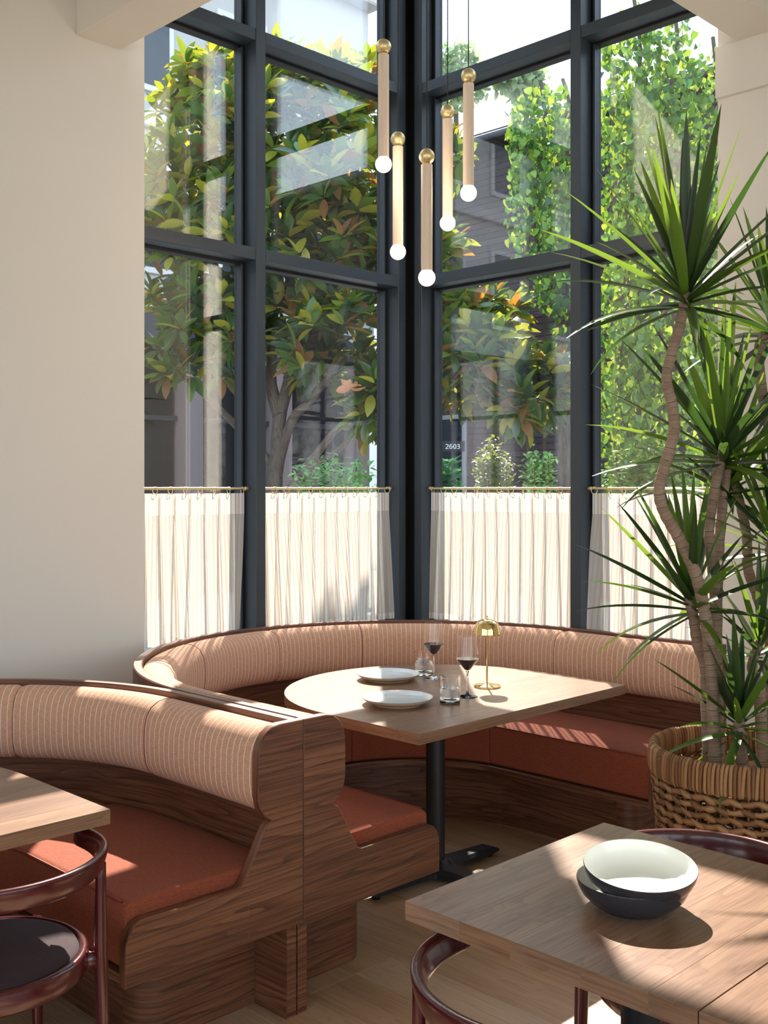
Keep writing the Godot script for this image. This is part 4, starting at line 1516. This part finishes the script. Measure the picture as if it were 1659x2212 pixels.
func build_houses(r: RandomNumberGenerator) -> void:
	# timber-clad house across the yard: boards run along x
	var tb := wood(95, "2e2426", "443638", "564648", 6.0, 0.4)
	var bmats := []
	for c in ["ffffff", "eadfe0", "d6cacc"]:
		bmats.append(wood_mat(tb, c, 0.8, Vector2(1.6, 0.3)))
	var Z := -10.5
	var h := thing("timber_house", "dark timber-clad house with horizontal boards, seen past the right window", "house", Vector3(-4.0, -0.31, Z))
	part(h, "wall", MB.new().box(Vector3(-10.3, -0.31, Z - 3.0), Vector3(24.0, 7.6, Z - 0.03)), sm("2a2224", 0.9))
	for k in 72:
		var y0 := -0.3 + k * 0.109
		part(h, "board", MB.new().box(Vector3(-10.3, y0, Z - 0.03), Vector3(24.0, y0 + 0.1, Z + 0.004 * (k % 3)), 0.004), bmats[r.randi() % 3])
	part(h, "eave", MB.new().box(Vector3(-10.4, 7.6, Z - 3.2), Vector3(24.2, 7.78, Z + 0.45), 0.01), sm("3b3335", 0.8))
	part(h, "gutter", MB.new().tube([Vector3(-10.4, 7.66, Z + 0.5), Vector3(24.2, 7.66, Z + 0.5)], [0.06], 10), sm("55565a", 0.6))
	for x in [-9.6, -4.4, -1.2, 3.0, 7.0, 11.0, 15.0]:
		var w := part(h, "window", MB.new().box(Vector3(x, 1.2, Z + 0.0), Vector3(x + 1.1, 2.9, Z + 0.06), 0.01), sm("8d8f92", 0.6))
		part(w, "pane", MB.new().box(Vector3(x + 0.08, 1.28, Z + 0.05), Vector3(x + 1.02, 2.82, Z + 0.064)), sm("1d2630", 0.08))
	# house number on a dark board
	var nb := thing("house_number", "white house number reading 2603 on the dark wall by the corner post", "sign", at(978, 964, 17.6))
	var tm := TextMesh.new()
	tm.text = "2603"
	tm.font_size = 32
	tm.pixel_size = 0.0034
	tm.depth = 0.01
	piece(nb, "digits", tm, sm("e6e8ea", 0.6), Transform3D(Basis(Vector3.UP, deg_to_rad(YAW)), Vector3.ZERO))
	piece(nb, "board", MB.new().box(Vector3(-0.2, -0.085, -0.025), Vector3(0.2, 0.085, -0.006)), sm("25282e", 0.7), Transform3D(Basis(Vector3.UP, deg_to_rad(YAW)), Vector3.ZERO))
	piece(nb, "post", MB.new().box(Vector3(-0.02, -0.31 - nb.position.y, -0.06), Vector3(0.02, 0.05, -0.03)), sm("25282e", 0.7), Transform3D(Basis(Vector3.UP, deg_to_rad(YAW)), Vector3.ZERO))
	# shop front opposite the left window: dark glazing below, pale plaster above
	var X := -11.0
	var s := thing("shop_building", "pale plaster building with a dark shop front, behind the magnolia", "building", Vector3(X, -0.31, -5.0))
	var plaster := sm("b9bab6", 0.9)
	var dark := sm("14171d", 0.12)
	var mauve := sm("8a7a78", 0.8)
	part(s, "wall", MB.new().box(Vector3(X - 6.0, 4.5, -10.4), Vector3(X, 11.0, 24.0)), plaster)
	part(s, "shop_wall", MB.new().box(Vector3(X - 6.0, -0.31, -10.4), Vector3(X - 0.4, 4.5, 24.0)), sm("1c1e24", 0.8))
	part(s, "cornice", MB.new().box(Vector3(X - 6.1, 11.0, -10.5), Vector3(X + 0.35, 11.4, 24.1), 0.03), sm("c9c9c4", 0.9))
	part(s, "string_course", MB.new().box(Vector3(X, 7.5, -10.4), Vector3(X + 0.12, 7.75, 24.0), 0.02), sm("c9c9c4", 0.9))
	part(s, "fascia", MB.new().box(Vector3(X - 0.4, 4.0, -10.4), Vector3(X + 0.15, 4.5, 24.0), 0.02), sm("3a3c42", 0.7))
	for k in 18:
		var z := -10.4 + k * 2.0
		part(s, "pillar", MB.new().box(Vector3(X - 0.4, -0.31, z), Vector3(X + 0.05, 4.0, z + 0.35), 0.01), mauve)
		if k < 17:
			part(s, "shop_pane", MB.new().box(Vector3(X - 0.3, 0.3, z + 0.42), Vector3(X - 0.26, 3.9, z + 1.93)), dark)
			part(s, "stall_riser", MB.new().box(Vector3(X - 0.35, -0.31, z + 0.36), Vector3(X - 0.2, 0.3, z + 1.99)), sm("2b2d33", 0.7))
			part(s, "glazing_bar", MB.new().box(Vector3(X - 0.3, 2.7, z + 0.36), Vector3(X - 0.2, 2.78, z + 1.99)), sm("2b2d33", 0.6))
			for j in 2:
				var wy := 5.1 + j * 3.0
				if z < 22.0:
					var w := part(s, "window", MB.new().box(Vector3(X, wy, z + 0.6), Vector3(X + 0.06, wy + 1.8, z + 1.7), 0.01), sm("d5d5d0", 0.7))
					part(w, "pane", MB.new().box(Vector3(X + 0.05, wy + 0.1, z + 0.7), Vector3(X + 0.066, wy + 1.7, z + 1.6)), sm("3a4650", 0.1))
	# white building far behind
	var b := thing("white_building", "white building with a flat roof and railing, far behind the timber house", "building", Vector3(-16, -0.31, -24))
	part(b, "wall", MB.new().box(Vector3(-27, -0.31, -27), Vector3(30, 11.6, -22)), sm("c8ccce", 0.9))
	part(b, "parapet", MB.new().box(Vector3(-27.2, 11.6, -27.2), Vector3(30.2, 12.2, -21.7), 0.05), sm("d8dad8", 0.9))
	for k in 23:
		var x := -26.0 + k * 2.4
		for j in 2:
			var w := part(b, "window", MB.new().box(Vector3(x, 5.6 + j * 3.0, -22.0), Vector3(x + 1.2, 7.4 + j * 3.0, -21.9), 0.01), sm("e2e4e4", 0.7))
			part(w, "pane", MB.new().box(Vector3(x + 0.1, 5.7 + j * 3.0, -21.92), Vector3(x + 1.1, 7.3 + j * 3.0, -21.88)), sm("56646e", 0.1))
	for k in 40:
		var x := -18.0 + k * 0.25
		part(b, "baluster", MB.new().box(Vector3(x, 12.2, -21.9), Vector3(x + 0.05, 13.0, -21.85)), sm("e6e8e8", 0.7))
	part(b, "hand_rail", MB.new().box(Vector3(-18.1, 13.0, -21.92), Vector3(-7.9, 13.08, -21.83)), sm("e6e8e8", 0.7))
